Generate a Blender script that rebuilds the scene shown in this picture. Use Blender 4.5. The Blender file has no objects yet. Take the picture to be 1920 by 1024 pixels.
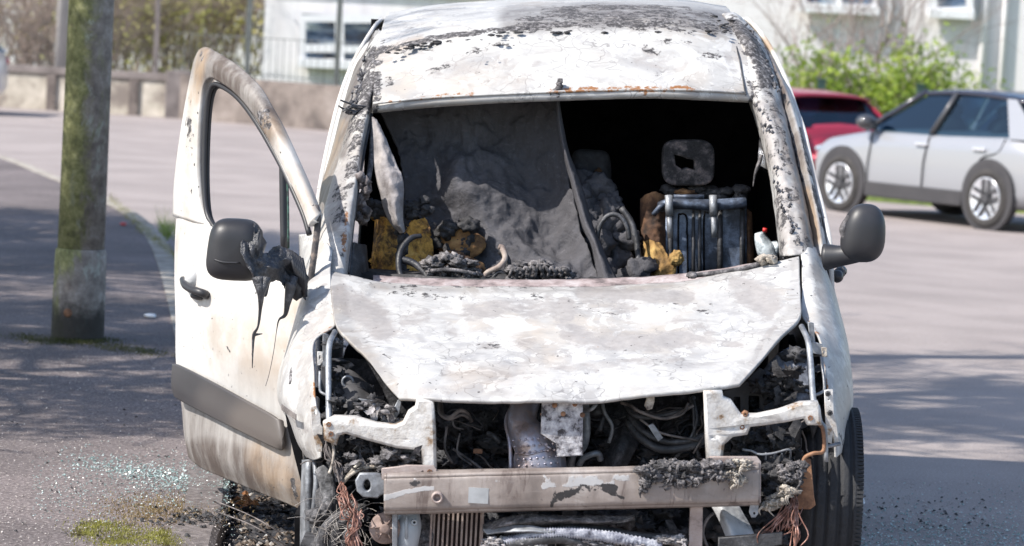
import bpy, math, random
import numpy as np
from mathutils import Vector, Matrix, noise
random.seed(7)
S = bpy.context.scene
rad = math.radians
# ---------------------------------------------------------------- camera
FP, HC = 6000.0, 1.8                     # focal length in photo pixels, eye height
PITCH, ROLL = math.atan(462/6000), rad(3.0)
FW = Vector((0, math.cos(PITCH), -math.sin(PITCH)))
U0 = Vector((0, math.sin(PITCH), math.cos(PITCH)))
RT = Vector((1, 0, 0))*math.cos(ROLL) + U0*math.sin(ROLL)
UP = -Vector((1, 0, 0))*math.sin(ROLL) + U0*math.cos(ROLL)
CP = Vector((0, 0, HC))
cd = bpy.data.cameras.new("camera"); cam = bpy.data.objects.new("camera", cd)
S.collection.objects.link(cam); S.camera = cam
M4 = Matrix((RT, UP, -FW)).transposed().to_4x4(); M4.translation = CP
cam.matrix_world = M4
cd.sensor_width = 36; cd.lens = FP/1920*36; cd.clip_start = .5; cd.clip_end = 3000
cd.dof.use_dof = True; cd.dof.focus_distance = 10.45; cd.dof.aperture_fstop = 112.5/22
cd.dof.aperture_blades = 9
# ---------------------------------------------------------------- light
SUN = Vector((.62, .31, -.70)).normalized()
w = bpy.data.worlds.new("World"); S.world = w; w.use_nodes = True
wn = w.node_tree; bg = wn.nodes['Background']
sky = wn.nodes.new('ShaderNodeTexSky'); sky.sky_type = 'NISHITA'; sky.sun_disc = False
sky.sun_elevation = math.asin(-SUN.z); sky.sun_rotation = math.atan2(-SUN.x, -SUN.y)
wn.links.new(sky.outputs[0], bg.inputs[0]); bg.inputs[1].default_value = .15
ld = bpy.data.lights.new("sun", 'SUN'); ld.energy = 4.6; ld.angle = rad(.5); ld.color = (1, .95, .875)
sun = bpy.data.objects.new("sun", ld); S.collection.objects.link(sun)
sun.rotation_euler = SUN.to_track_quat('-Z', 'Y').to_euler()
S.view_settings.view_transform = 'Standard'; S.view_settings.look = 'None'
S.view_settings.exposure = .62; S.view_settings.gamma = 1
S.render.engine = 'CYCLES'; S.cycles.max_bounces = 6

# ---------------------------------------------------------------- helpers
def P(px, py, d):
    v = FW + RT*((px-960)/FP) + UP*((512-py)/FP)
    return CP + v*(d/v.y)
def G(px, py, z=0.0):
    v = FW + RT*((px-960)/FP) + UP*((512-py)/FP)
    return CP + v*((z-HC)/v.z)
def proj(co):
    v = np.asarray(co) - np.array(CP)
    dz = v @ np.array(FW)
    return 960 + FP*(v @ np.array(RT))/dz, 512 - FP*(v @ np.array(UP))/dz
def tag(o, label=None, cat=None, group=None, kind=None):
    if label: o['label'] = label
    if cat: o['category'] = cat
    if group: o['group'] = group
    if kind: o['kind'] = kind
    return o
def empty(name, loc, label, cat, group=None, rz=0):
    o = bpy.data.objects.new(name, None); S.collection.objects.link(o)
    o.location = loc; o.rotation_euler = (0, 0, rz); o.empty_display_size = .1
    return tag(o, label, cat, group)
def link(name, me, mat, parent=None, smooth=True, world=True):
    o = bpy.data.objects.new(name, me); S.collection.objects.link(o)
    if mat: me.materials.append(mat)
    if smooth: me.polygons.foreach_set('use_smooth', [True]*len(me.polygons))
    if parent:
        o.parent = parent
        if world:
            r = parent
            while r.parent: r = r.parent
            if r is parent: o.matrix_parent_inverse = Matrix.LocRotScale(r.location, r.rotation_euler, None).inverted()
            # sub-parts: their parent already sits at the world origin
    return o
def cat(pts, n, lin=False):
    pts = [Vector(p) for p in pts]; m = len(pts); out = []
    for i in range(n+1):
        t = i/n*(m-1); k = min(int(t), m-2); f = t-k
        p1, p2 = pts[k], pts[k+1]
        if lin or m < 3: out.append(p1.lerp(p2, f)); continue
        p0 = pts[k-1] if k > 0 else p1*2-p2
        p3 = pts[k+2] if k+2 < m else p2*2-p1
        out.append(.5*((2*p1)+(p2-p0)*f+(2*p0-5*p1+4*p2-p3)*f*f+(3*p1-p0-3*p2+p3)*f**3))
    return out
def segdist(X, Y, pts):
    best = np.full(X.shape, 1e9)
    if len(pts) == 1: return np.hypot(X-pts[0][0], Y-pts[0][1])
    for (ax, ay), (bx, by) in zip(pts[:-1], pts[1:]):
        dx, dy = bx-ax, by-ay; L = dx*dx+dy*dy+1e-9
        t = np.clip(((X-ax)*dx+(Y-ay)*dy)/L, 0, 1)
        best = np.minimum(best, np.hypot(X-ax-t*dx, Y-ay-t*dy))
    return best
ATTR = ('soot', 'tan', 'rust', 'bare', 'smoke')
def paint(me, strokes):
    """wear marks of the burnt sheet metal, stored on its vertices"""
    n = len(me.vertices); co = np.empty(n*3); me.vertices.foreach_get('co', co)
    X, Y = proj(co.reshape(-1, 3))
    vals = {a: np.zeros(n) for a in ATTR}
    for a, pts, r, s in strokes:
        d = segdist(X, Y, pts)
        vals[a] = np.maximum(vals[a], s*np.clip(1.6-1.6*d/r, 0, 1))
    for a in ATTR:
        at = me.attributes.new(a, 'FLOAT', 'POINT'); at.data.foreach_set('value', vals[a].astype(np.float32))
def grid_mesh(name, G_, close=False):
    nv, nu = len(G_), len(G_[0]); vs = [p for r in G_ for p in r]; fs = []
    for j in range(nv-1):
        for i in range(nu-1 if not close else nu):
            i2 = (i+1) % nu
            fs.append((j*nu+i, j*nu+i2, (j+1)*nu+i2, (j+1)*nu+i))
    me = bpy.data.meshes.new(name); me.from_pydata(vs, [], fs); me.update(); return me
def patch(name, rows, nu, nv, mat, parent, thick=.004, amp=0, sc=4, strokes=None, linu=False, linv=False, raw=False, smooth=True, off=1, seed=0):
    """sheet through control rows of (px, py, depth) or Vectors"""
    R = [cat([p if raw else P(*p) for p in r], nu, linu) for r in rows]
    cols = [cat([R[j][i] for j in range(len(R))], nv, linv) for i in range(nu+1)]
    Gd = [[cols[i][j] for i in range(nu+1)] for j in range(nv+1)]
    if amp:
        for j in range(nv+1):
            for i in range(nu+1):
                p = Gd[j][i]; q = p*sc+Vector((seed*7.3, 0, 0))
                k = noise.fractal(q, 1, 2, 4)
                Gd[j][i] = p + Vector((0, -.7, .7))*k*amp
    me = grid_mesh(name, Gd)
    paint(me, strokes or [])
    o = link(name, me, mat, parent, smooth)
    if thick:
        m = o.modifiers.new('s', 'SOLIDIFY'); m.thickness = thick; m.offset = off
    return o
class MB:
    def __init__(s): s.v = []; s.f = []
    def tube(s, pts, r, n=8, sm=0, cap=True):
        pts = [Vector(p) for p in pts]
        if sm:
            m = len(pts); pts2 = cat(pts, (m-1)*sm)
            if not isinstance(r, (int, float)): r = [r[min(int(i/sm), m-2)]*(1-(i/sm-min(int(i/sm), m-2)))+r[min(int(i/sm), m-2)+1]*(i/sm-min(int(i/sm), m-2)) for i in range(len(pts2))]
            pts = pts2
        m = len(pts); b = len(s.v)
        if isinstance(r, (int, float)): r = [r]*m
        t = (pts[1]-pts[0]).normalized(); a = t.orthogonal().normalized()
        for i, p in enumerate(pts):
            t2 = (pts[min(i+1, m-1)]-pts[max(i-1, 0)])
            if t2.length < 1e-7: t2 = t
            t2 = t2.normalized(); a = (a-t2*a.dot(t2))
            a = a.normalized() if a.length > 1e-6 else t2.orthogonal().normalized(); c = t2.cross(a); t = t2
            for k in range(n):
                th = 2*math.pi*k/n; s.v.append(p+(a*math.cos(th)+c*math.sin(th))*r[i])
        for i in range(m-1):
            for k in range(n):
                k2 = (k+1) % n; s.f.append((b+i*n+k, b+i*n+k2, b+(i+1)*n+k2, b+(i+1)*n+k))
        if cap: s.f.append(tuple(b+k for k in range(n))[::-1]); s.f.append(tuple(b+(m-1)*n+k for k in range(n)))
        return s
    def box(s, c, sz, rot=None):
        b = len(s.v); c = Vector(c); R = rot or Matrix.Identity(3)
        for x in (-.5, .5):
            for y in (-.5, .5):
                for z in (-.5, .5): s.v.append(c + R @ Vector((x*sz[0], y*sz[1], z*sz[2])))
        for q in ((0,1,3,2),(4,6,7,5),(0,4,5,1),(2,3,7,6),(0,2,6,4),(1,5,7,3)): s.f.append(tuple(b+i for i in q))
        return s
    def blob(s, c, r, sub=2, amp=.3, sc=1.5, seed=0, sharp=False):
        import bmesh
        bm = bmesh.new(); bmesh.ops.create_icosphere(bm, subdivisions=sub, radius=1); b = len(s.v)
        o = Vector((seed*3.1, seed*1.7, seed*.9)); c = Vector(c); r = Vector((r, r, r)) if isinstance(r, (int, float)) else Vector(r)
        for v in bm.verts:
            k = noise.fractal(v.co*sc+o, 1, 2, 4); q = v.co*(1+amp*k)
            if sharp: q = Vector([round(x*2.5)/2.5*.5+x*.5 for x in q])
            s.v.append(c+Vector((q.x*r.x, q.y*r.y, q.z*r.z)))
        for f in bm.faces: s.f.append(tuple(b+v.index for v in f.verts))
        bm.free(); return s
    def quad(s, a, b, c, d):
        n = len(s.v); s.v += [Vector(a), Vector(b), Vector(c), Vector(d)]; s.f.append((n, n+1, n+2, n+3)); return s
    def lathe(s, c, ax, prof, n=24):
        """prof: list of (radius, offset along ax)"""
        ax = Vector(ax).normalized(); a = ax.orthogonal().normalized(); d = ax.cross(a); b = len(s.v); c = Vector(c)
        for r, h in prof:
            for k in range(n):
                t = 2*math.pi*k/n; s.v.append(c+ax*h+(a*math.cos(t)+d*math.sin(t))*r)
        for i in range(len(prof)-1):
            for k in range(n):
                k2 = (k+1) % n; s.f.append((b+i*n+k, b+i*n+k2, b+(i+1)*n+k2, b+(i+1)*n+k))
        s.f.append(tuple(b+k for k in range(n))[::-1]); s.f.append(tuple(b+(len(prof)-1)*n+k for k in range(n)))
        return s
    def build(s, name, mat, parent=None, smooth=True, bev=0, strokes=None, world=True):
        me = bpy.data.meshes.new(name); me.from_pydata([tuple(v) for v in s.v], [], s.f); me.update()
        if strokes is not None: paint(me, strokes)
        o = link(name, me, mat, parent, smooth, world)
        if bev:
            m = o.modifiers.new('b', 'BEVEL'); m.width = bev; m.segments = 2; m.limit_method = 'ANGLE'
        return o
def circ(cx, cy, rx, ry=None, n=16): return [(cx+rx*math.cos(2*math.pi*k/n), cy+(ry or rx)*math.sin(2*math.pi*k/n)) for k in range(n)]
def plate(name, outline, d, thick, mat, parent, holes=(), bev=.0015, strokes=None, f=None, smooth=False):
    """flat stamped plate with holes; outline in photo pixels at one depth"""
    cu = bpy.data.curves.new('c', 'CURVE'); cu.dimensions = '2D'; cu.fill_mode = 'BOTH'
    cu.extrude = thick/2; cu.bevel_depth = bev; cu.bevel_resolution = 1
    for pts in [outline]+list(holes):
        sp = cu.splines.new('POLY'); sp.points.add(len(pts)-1); sp.use_cyclic_u = True
        for q, (x, y) in zip(sp.points, pts):
            p = P(x, y, d); q.co = (p.x, p.z, 0, 1)
    t = bpy.data.objects.new('t', cu); S.collection.objects.link(t)
    dg = bpy.context.evaluated_depsgraph_get(); me = bpy.data.meshes.new_from_object(t.evaluated_get(dg))
    bpy.data.objects.remove(t); bpy.data.curves.remove(cu)
    n = len(me.vertices); co = np.empty(n*3); me.vertices.foreach_get('co', co); co = co.reshape(-1, 3)
    out = np.stack([co[:, 0], d-co[:, 2]-thick/2, co[:, 1]], 1)
    if f is not None: out = np.array([f(Vector(c)) for c in out])
    me.vertices.foreach_set('co', out.ravel().astype(np.float32)); me.update(); me.name = name
    paint(me, strokes or [])
    return link(name, me, mat, parent, smooth)

# ---------------------------------------------------------------- materials
class NT:
    def __init__(s, name):
        s.m = bpy.data.materials.new(name); s.m.use_nodes = True; s.t = s.m.node_tree
        s.b = s.t.nodes['Principled BSDF']; s.tc = s.n('ShaderNodeTexCoord')
        s.co = s.tc.outputs['Object']
    def n(s, ty, **k):
        x = s.t.nodes.new(ty)
        for a, v in k.items(): setattr(x, a, v)
        return x
    def l(s, a, b): s.t.links.new(a, b); return s
    def map(s, scale):
        m = s.n('ShaderNodeMapping'); s.l(s.co, m.inputs[0]); m.inputs['Scale'].default_value = scale; return m.outputs[0]
    def noise(s, scale, detail=6, rough=.6, dist=0, co=None):
        x = s.n('ShaderNodeTexNoise'); s.l(co or s.co, x.inputs['Vector'])
        x.inputs['Scale'].default_value = scale; x.inputs['Detail'].default_value = detail
        x.inputs['Roughness'].default_value = rough; x.inputs['Distortion'].default_value = dist
        return x.outputs['Fac']
    def vor(s, scale, feat='DISTANCE_TO_EDGE', co=None):
        x = s.n('ShaderNodeTexVoronoi', feature=feat); s.l(co or s.co, x.inputs['Vector']); x.inputs['Scale'].default_value = scale
        return x.outputs['Distance']
    def math(s, op, a, b=None, c=None):
        x = s.n('ShaderNodeMath', operation=op)
        for i, v in enumerate((a, b, c)):
            if v is None: continue
            if isinstance(v, (int, float)): x.inputs[i].default_value = v
            else: s.l(v, x.inputs[i])
        return x.outputs[0]
    def ss(s, v, a, b, lo=0, hi=1):
        x = s.n('ShaderNodeMapRange', interpolation_type='SMOOTHSTEP'); s.l(v, x.inputs[0])
        for i, q in enumerate((a, b, lo, hi)): x.inputs[i+1].default_value = q
        return x.outputs[0]
    def ramp(s, v, stops):
        x = s.n('ShaderNodeValToRGB'); s.l(v, x.inputs[0]); e = x.color_ramp.elements
        while len(e) < len(stops): e.new(.5)
        for k, (p, c) in enumerate(stops): e[k].position = p; e[k].color = (*c, 1)
        return x.outputs[0]
    def mix(s, f, a, b, mode='MIX'):
        x = s.n('ShaderNodeMix', data_type='RGBA', blend_type=mode)
        for i, v in ((0, f), (6, a), (7, b)):
            if isinstance(v, (int, float)): x.inputs[i].default_value = v
            elif isinstance(v, tuple): x.inputs[i].default_value = (*v, 1)
            else: s.l(v, x.inputs[i])
        return x.outputs[2]
    def attr(s, name):
        x = s.n('ShaderNodeAttribute'); x.attribute_name = name; return x.outputs['Fac']
    def bump(s, h, st=.3, dist=.01):
        x = s.n('ShaderNodeBump'); x.inputs['Strength'].default_value = st; x.inputs['Distance'].default_value = dist
        s.l(h, x.inputs['Height']); s.l(x.outputs[0], s.b.inputs['Normal']); return x
    def out(s, col=None, rough=.6, metal=0, spec=None):
        if col is not None:
            if isinstance(col, tuple): s.b.inputs['Base Color'].default_value = (*col, 1)
            else: s.l(col, s.b.inputs['Base Color'])
        for nme, v in (('Roughness', rough), ('Metallic', metal), ('Specular IOR Level', spec)):
            if v is None: continue
            if isinstance(v, (int, float)): s.b.inputs[nme].default_value = v
            else: s.l(v, s.b.inputs[nme])
        return s.m
def rm(name, stops, scale, rough=.7, metal=0, detail=8, bump=.4, bscale=None, bd=.01, dist=0, nr=.62, mp=None, spec=None):
    t = NT(name); co = t.map(mp) if mp else None
    c = t.ramp(t.noise(scale, detail, nr, dist, co), stops)
    if bump: t.bump(t.noise(bscale or scale*2, 6, .65, 0, co), bump, bd)
    return t.out(c, rough, metal, spec)
def burnt(name, base=(.445, .437, .425), base2=(.335, .328, .328), crack=True):
    t = NT(name)
    big = t.noise(5, 5, .6, .6); fine = t.noise(38, 8, .7); med = t.noise(13, 7, .68, .5)
    col = t.mix(t.ss(big, .46, .66), base, base2)
    col = t.mix(t.ss(t.noise(3.1, 5, .65), .48, .66, 0, .6), col, (.40, .35, .30))      # faint heat yellowing
    if crack:
        col = t.mix(t.ss(t.noise(9, 9, .8, 1.2, t.map((.6, 1.6, 2.2))), .50, .62, 0, .6), col, (.33, .315, .305))
        col = t.mix(t.ss(t.noise(75, 6, .75), .58, .68, 0, .5), col, (.27, .26, .26))
        col = t.mix(t.ss(t.noise(8, 8, .7, .8), .52, .56, 0, .75), col, (.545, .538, .525))
    if crack:                                                                          # crazed, flaking paint
        co = t.n('ShaderNodeMix', data_type='VECTOR'); co.inputs[0].default_value = .12
        nz = t.n('ShaderNodeTexNoise'); nz.inputs['Scale'].default_value = 9; t.l(t.co, nz.inputs[0])
        t.l(t.co, co.inputs[4]); t.l(nz.outputs['Color'], co.inputs[5])
        e = t.vor(15, co=co.outputs[1])
        zone = t.math('MULTIPLY', t.ss(e, .004, .026, 1, 0), t.ss(t.noise(4.3, 3, .5), .47, .55))
        col = t.mix(t.math('MULTIPLY', zone, .8), col, (.22, .21, .205))
    def m(a, n, amp, w_=.05):
        v = t.math('ADD', t.attr(a), t.math('MULTIPLY', t.math('SUBTRACT', n, .5), amp))
        return t.ss(v, .5-w_, .5+w_)
    bare = m('bare', t.math('ADD', t.math('MULTIPLY', med, .6), t.math('MULTIPLY', t.noise(26, 8, .75), .4)), 2.6, .24)
    col = t.mix(bare, col, t.mix(fine, (.22, .20, .19), (.44, .42, .41)))
    sm = t.math('MULTIPLY', t.ss(t.attr('smoke'), 0, 1), t.ss(t.noise(9, 9, .72, 0, t.map((1, 1, .22))), .3, .7, .60, 1.12)); sm = t.math('MINIMUM', sm, 1.0)
    st = t.n('ShaderNodeMix', data_type='RGBA', blend_type='MIX'); st.clamp_factor = True
    col = t.mix(sm, col, (.105, .085, .075))
    tn = t.math('MULTIPLY', t.attr('tan'), t.ss(t.noise(7, 6, .65), .25, .6))
    col = t.mix(tn, col, (.37, .265, .175))
    ru = m('rust', fine, 2.4, .12)
    col = t.mix(ru, col, t.mix(med, (.16, .07, .03), (.36, .17, .07)))
    so = m('soot', t.math('ADD', t.math('MULTIPLY', med, .55), t.math('MULTIPLY', fine, .45)), 3.4, .07)
    spec = t.math('MULTIPLY', t.ss(t.noise(55, 3, .5), .69, .71), t.ss(big, .4, .6))   # stray flakes of char
    so = t.math('MAXIMUM', so, spec)
    ash = t.ramp(t.noise(60, 8, .75), [(.38, (.020, .019, .021)), (.52, (.085, .08, .082)), (.64, (.34, .325, .33))])
    col = t.mix(so, col, ash)
    h = t.math('ADD', t.math('MULTIPLY', so, .6), t.math('MULTIPLY', fine, .35)); h = t.math('ADD', h, t.math('MULTIPLY', bare, -.25))
    t.bump(h, .5, .006)
    return t.out(col, t.ss(so, 0, 1, .48, .85), 0, .35)
PAINT = burnt('burnt_paint')
DOORP = burnt('door_paint', (.62, .605, .585), (.55, .54, .525), False)
CHAR = rm('char', [(.3, (.008, .008, .009)), (.52, (.03, .029, .032)), (.62, (.075, .07, .072)), (.78, (.30, .28, .28))], 30, .75, bump=.8, bscale=40, nr=.75)
BLACK = rm('soot_shade_black', [(.3, (.004, .004, .005)), (.8, (.014, .014, .016))], 12, .95, bump=.3, spec=.1)  # soot in the van; also the painted dark of wheel-arch gaps
BAYB = rm('bay_dark', [(.35, (.008, .008, .009)), (.52, (.035, .035, .040)), (.64, (.10, .10, .11)), (.76, (.24, .24, .26))], 22, .8, bump=.8, bscale=25, nr=.75)
t = NT('burnt_cloth')
c = t.ramp(t.noise(3.2, 9, .74, .5), [(.30, (.010, .010, .013)), (.47, (.030, .031, .037)), (.60, (.075, .078, .092)), (.75, (.17, .175, .195))])
c = t.mix(t.ss(t.noise(30, 8, .75, .4, t.map((1, 1, .25))), .46, .62, 0, .8), c, (.012, .012, .014)); c = t.mix(t.ss(t.noise(60, 8, .75, .4, t.map((.3, 1, 1))), .56, .66, 0, .6), c, (.16, .155, .17)); t.bump(t.math('ADD', t.noise(14, 8, .7), t.math('MULTIPLY', t.noise(110, 4, .7), .4)), .9, .012)
CLOTH = t.out(t.mix(.5, c, (.14, .135, .145)), .92, 0, .2)
ASHL = rm('ash_light', [(.32, (.05, .048, .05)), (.5, (.26, .245, .25)), (.68, (.62, .58, .57))], 26, .9, bump=.9, bscale=40, nr=.75)
ASHM = rm('ash_mid', [(.38, (.02, .02, .022)), (.52, (.12, .112, .115)), (.70, (.42, .39, .39))], 30, .9, bump=.9, bscale=45, nr=.78)
CREAM = rm('ash_cream', [(.35, (.10, .08, .07)), (.5, (.38, .335, .285)), (.7, (.66, .61, .53))], 34, .9, bump=.9, bscale=50, nr=.78)
BEAMM = rm('heat_steel', [(.28, (.10, .07, .06)), (.45, (.34, .27, .245)), (.6, (.44, .37, .345)), (.75, (.62, .57, .54))], 7, .55, .25, bump=.25, bscale=60, nr=.72, mp=(1, 1, 1.6))
WMET = rm('ash_white_steel', [(.30, (.05, .04, .035)), (.37, (.26, .17, .10)), (.44, (.46, .43, .40)), (.56, (.62, .60, .575)), (.72, (.44, .44, .46))], 14, .5, .1, bump=.4, bscale=50, nr=.7)
GMET = rm('grey_steel', [(.3, (.07, .07, .075)), (.5, (.24, .25, .27)), (.7, (.45, .47, .5))], 14, .5, .4, bump=.3, nr=.7)
DMET = rm('dark_steel', [(.3, (.02, .02, .022)), (.55, (.07, .07, .075)), (.75, (.2, .2, .215))], 16, .55, .4, bump=.5, nr=.72)
BLUEM = rm('seat_steel', [(.3, (.012, .013, .016)), (.46, (.05, .06, .085)), (.58, (.16, .20, .28)), (.74, (.34, .40, .50))], 9, .5, .3, bump=.3, nr=.7)
FOAM = rm('scorched_foam', [(.30, (.02, .016, .014)), (.43, (.16, .09, .035)), (.55, (.60, .35, .09)), (.72, (.78, .52, .20))], 8, .9, bump=.8, bscale=26, nr=.7)
FOAMB = rm('brown_foam', [(.30, (.015, .012, .012)), (.45, (.10, .05, .025)), (.6, (.34, .18, .07)), (.75, (.55, .33, .13))], 9, .9, bump=.8, bscale=26, nr=.7)
PLAST = rm('grained_plastic', [(.3, (.020, .020, .023)), (.7, (.036, .036, .041))], 5, .45, bump=.12, bscale=260, bd=.002)
MELT = rm('melted_plastic', [(.3, (.014, .014, .017)), (.55, (.045, .046, .054)), (.72, (.13, .13, .145))], 26, .34, bump=1, bscale=70, bd=.008, dist=1, spec=.7)
RUB = rm('rubber', [(.3, (.012, .012, .014)), (.6, (.024, .025, .029)), (.8, (.08, .08, .09))], 30, .75, bump=.5, bscale=60, nr=.75)
COPP = rm('wire_copper', [(.35, (.05, .03, .025)), (.5, (.24, .11, .08)), (.68, (.42, .27, .23))], 30, .5, .3, bump=0)
WIREG = rm('wire_grey', [(.35, (.05, .045, .045)), (.6, (.22, .19, .18)), (.75, (.40, .36, .33))], 15, .6, .2, bump=0)
RUSTP = rm('rust_plate', [(.3, (.05, .03, .02)), (.46, (.19, .095, .055)), (.58, (.34, .18, .10)), (.75, (.30, .20, .155))], 14, .8, .1, bump=.5, nr=.72)
CAT = rm('heat_blued_steel', [(.3, (.10, .09, .10)), (.43, (.34, .27, .26)), (.53, (.34, .33, .39)), (.64, (.50, .40, .37)), (.8, (.75, .72, .70))], 9, .36, .6, bump=.4, nr=.68)
TRIM = None
# ================================================================ THE SETTING
def sst(x, a, b): t = min(max((x-a)/(b-a), 0), 1); return t*t*(3-2*t)
def gz(x, y): return -.15*sst(x, 1.8, 4)*sst(y, 16, 33)
def gridxy(name, x0, x1, nx, y0, y1, ny, fz, mat):
    me = grid_mesh(name, [[Vector((x0+(x1-x0)*i/nx, y0+(y1-y0)*j/ny, fz(x0+(x1-x0)*i/nx, y0+(y1-y0)*j/ny))) for i in range(nx+1)] for j in range(ny+1)])
    return tag(link(name, me, mat), kind='structure')
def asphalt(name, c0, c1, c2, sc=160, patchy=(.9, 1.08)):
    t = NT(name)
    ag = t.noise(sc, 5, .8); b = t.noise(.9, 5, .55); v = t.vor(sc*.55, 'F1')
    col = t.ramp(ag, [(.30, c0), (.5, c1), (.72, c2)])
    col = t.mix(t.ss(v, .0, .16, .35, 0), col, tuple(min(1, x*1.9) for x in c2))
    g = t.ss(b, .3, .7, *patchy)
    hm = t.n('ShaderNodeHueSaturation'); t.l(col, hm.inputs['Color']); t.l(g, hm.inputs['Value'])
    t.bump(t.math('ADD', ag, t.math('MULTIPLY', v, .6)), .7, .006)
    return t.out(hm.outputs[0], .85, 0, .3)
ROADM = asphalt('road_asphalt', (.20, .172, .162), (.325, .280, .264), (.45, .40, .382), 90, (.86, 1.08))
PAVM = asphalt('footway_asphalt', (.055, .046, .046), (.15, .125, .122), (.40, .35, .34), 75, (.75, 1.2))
t = NT('kerb_stone'); sp = t.n('ShaderNodeSeparateXYZ'); t.l(t.co, sp.inputs[0])
c = t.mix(t.ss(t.math('ADD', sp.outputs[1], t.math('MULTIPLY', t.noise(1.5, 5, .6), 4)), 15, 19), t.ramp(t.noise(30, 7, .75), [(.3, (.05, .043, .042)), (.5, (.135, .115, .11)), (.72, (.27, .24, .23))]), t.ramp(t.noise(6, 6, .65), [(.3, (.14, .125, .105)), (.5, (.34, .305, .26)), (.72, (.5, .46, .40))]))
t.bump(t.noise(50, 6, .7), .5, .01); KERBM = t.out(c, .9)
_k = rm('kerb_stone', [(.3, (.09, .08, .07)), (.5, (.20, .175, .155)), (.72, (.36, .32, .28))], 9, .9, bump=.5, bscale=50)
GRASSM = rm('grass_ground', [(.3, (.05, .07, .02)), (.5, (.10, .14, .03)), (.75, (.2, .22, .06))], 3, .95, bump=.6)
gridxy('ground', -400, 400, 4, -20, 1500, 6, lambda x, y: -.45, GRASSM)
gridxy('road', -34, 30, 96, -3, 47.5, 76, gz, ROADM)
gridxy('road', -34, -2.2, 2, 47.5, 56, 2, lambda x, y: 0, ROADM)
gridxy('verge', -2.2, 34, 20, 47.5, 75, 4, lambda x, y: -.08, GRASSM)
# footway left of the kerb line
kz = .09
kl = [G(350, 1500, kz), G(392, 1100, kz), G(405, 1010, kz), G(428, 905, kz), G(398, 700, kz), G(334, 492, kz), G(285, 418, kz), G(208, 372, kz), G(100, 327, kz), G(0, 291, kz), G(-160, 268, kz), G(-500, 262, kz)]
kl = cat(kl, 90)
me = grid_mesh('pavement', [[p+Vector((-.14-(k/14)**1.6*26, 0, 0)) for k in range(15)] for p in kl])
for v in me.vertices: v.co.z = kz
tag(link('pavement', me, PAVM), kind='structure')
rows = []
for i, p in enumerate(kl):
    q = kl[min(i+1, len(kl)-1)]-kl[max(i-1, 0)]; nrm = Vector((q.y, -q.x, 0)).normalized()
    if nrm.x < 0 and q.y > 0: nrm = -nrm
    a = noise.noise(p*3)*.006
    rows.append([p-nrm*.145+Vector((0, 0, -.2)), p-nrm*.145+Vector((0, 0, .004+a)), p-nrm*.02+Vector((0, 0, .004+a)), p+Vector((0, 0, -.012)), p+nrm*.012+Vector((0, 0, -.2))])
tag(link('kerb', grid_mesh('kerb', rows), KERBM, smooth=False), kind='structure')
# kerb beyond the parked cars
rows = []
for k in range(31):
    x = 2.2+k*.5; y = 41.6-(x-2.2)*.62; z = gz(x, y)
    rows.append([Vector((x-.05, y-.1, z-.1)), Vector((x-.05, y-.1, z+.10)), Vector((x+.05, y+.05, z+.11)), Vector((x+5, y+7.9, z+.12)), Vector((x+8, y+14, z+.1))])
tag(link('verge', grid_mesh('verge', rows), GRASSM), kind='structure')

# ---- low boundary walls
def slab(m, a, b, z0, z1, th):
    a = Vector(a); b = Vector(b); u = (b-a); L = u.length; u.normalize(); n = Vector((-u.y, u.x, 0)); s = len(m.v)
    c = (a+b)/2; ang = math.atan2(u.y, u.x)
    m.box((c.x, c.y, (z0+z1)/2), (L, th, z1-z0), Matrix.Rotation(ang, 3, 'Z'))
CREAMW = rm('cream_render', [(.34, (.20, .17, .15)), (.5, (.42, .38, .32)), (.68, (.60, .55, .48))], 2.2, .9, bump=.3)
COPEM = rm('weathered_coping', [(.3, (.10, .085, .08)), (.6, (.22, .19, .18)), (.8, (.34, .3, .28))], 2.5, .9, bump=.3)
ROUGHW = rm('rough_brown_render', [(.32, (.09, .075, .07)), (.5, (.21, .175, .155)), (.7, (.32, .275, .25))], 1.8, .95, bump=.6, bscale=16, bd=.05)
wa, wb = G(-170, 190), G(322, 220); wc = G(900, 268)
wa.z = wb.z = wc.z = 0
r = empty('boundary_wall', wa, 'cream rendered low wall with dark coping at the far side of the road', 'wall')
m = MB(); slab(m, wa, wb, -.1, .60, .25); m.build('wall_panel', CREAMW, r, False)
m = MB(); slab(m, wa, wb, .603, .72, .34); m.build('coping', COPEM, r, False, .01)
m = MB()
for f in (.548, .858): p = wa.lerp(wb, f); m = MB(); m.box((p.x, p.y-.16, .3), (.15, .08, .6)); m.build('pier', ROUGHW, r, False)
r = empty('garden_wall', wb, 'rough brown low wall below the white house', 'wall')
m = MB(); slab(m, wb, wc, -.1, .72, .3); m.build('wall_panel', ROUGHW, r, False)
m = MB(); p = wb; m.box((p.x+.12, p.y-.12, .38), (.42, .4, .80)); m.build('pier', COPEM, r, False, .02)
# ---- houses
HARL = rm('white_harling', [(.3, (.66, .63, .635)), (.5, (.78, .755, .76)), (.7, (.84, .82, .82))], 1.2, .92, bump=.35, bscale=22, bd=.02, mp=(3, 1, .5))
HARL2 = rm('white_cladding', [(.3, (.66, .63, .64)), (.7, (.78, .75, .755))], .8, .8, bump=.1, mp=(3, 1, .4))
TRIMG = rm('grey_stone_band', [(.3, (.38, .36, .35)), (.7, (.5, .48, .46))], 2, .9, bump=0)
UPVC = rm('white_frame_plastic', [(.3, (.74, .74, .76)), (.7, (.8, .8, .82))], 2, .4, bump=0)
ROOFM = rm('roof_tile', [(.3, (.08, .06, .055)), (.7, (.16, .12, .11))], 3, .9, bump=.4)
t = NT('window_glass'); GLASSW = t.out(t.ramp(t.noise(1.8, 3, .5, 0, t.map((1, 1, 3))), [(.38, (.015, .03, .06)), (.52, (.06, .12, .22)), (.66, (.40, .46, .5))]), .06, 0, .8)
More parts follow.
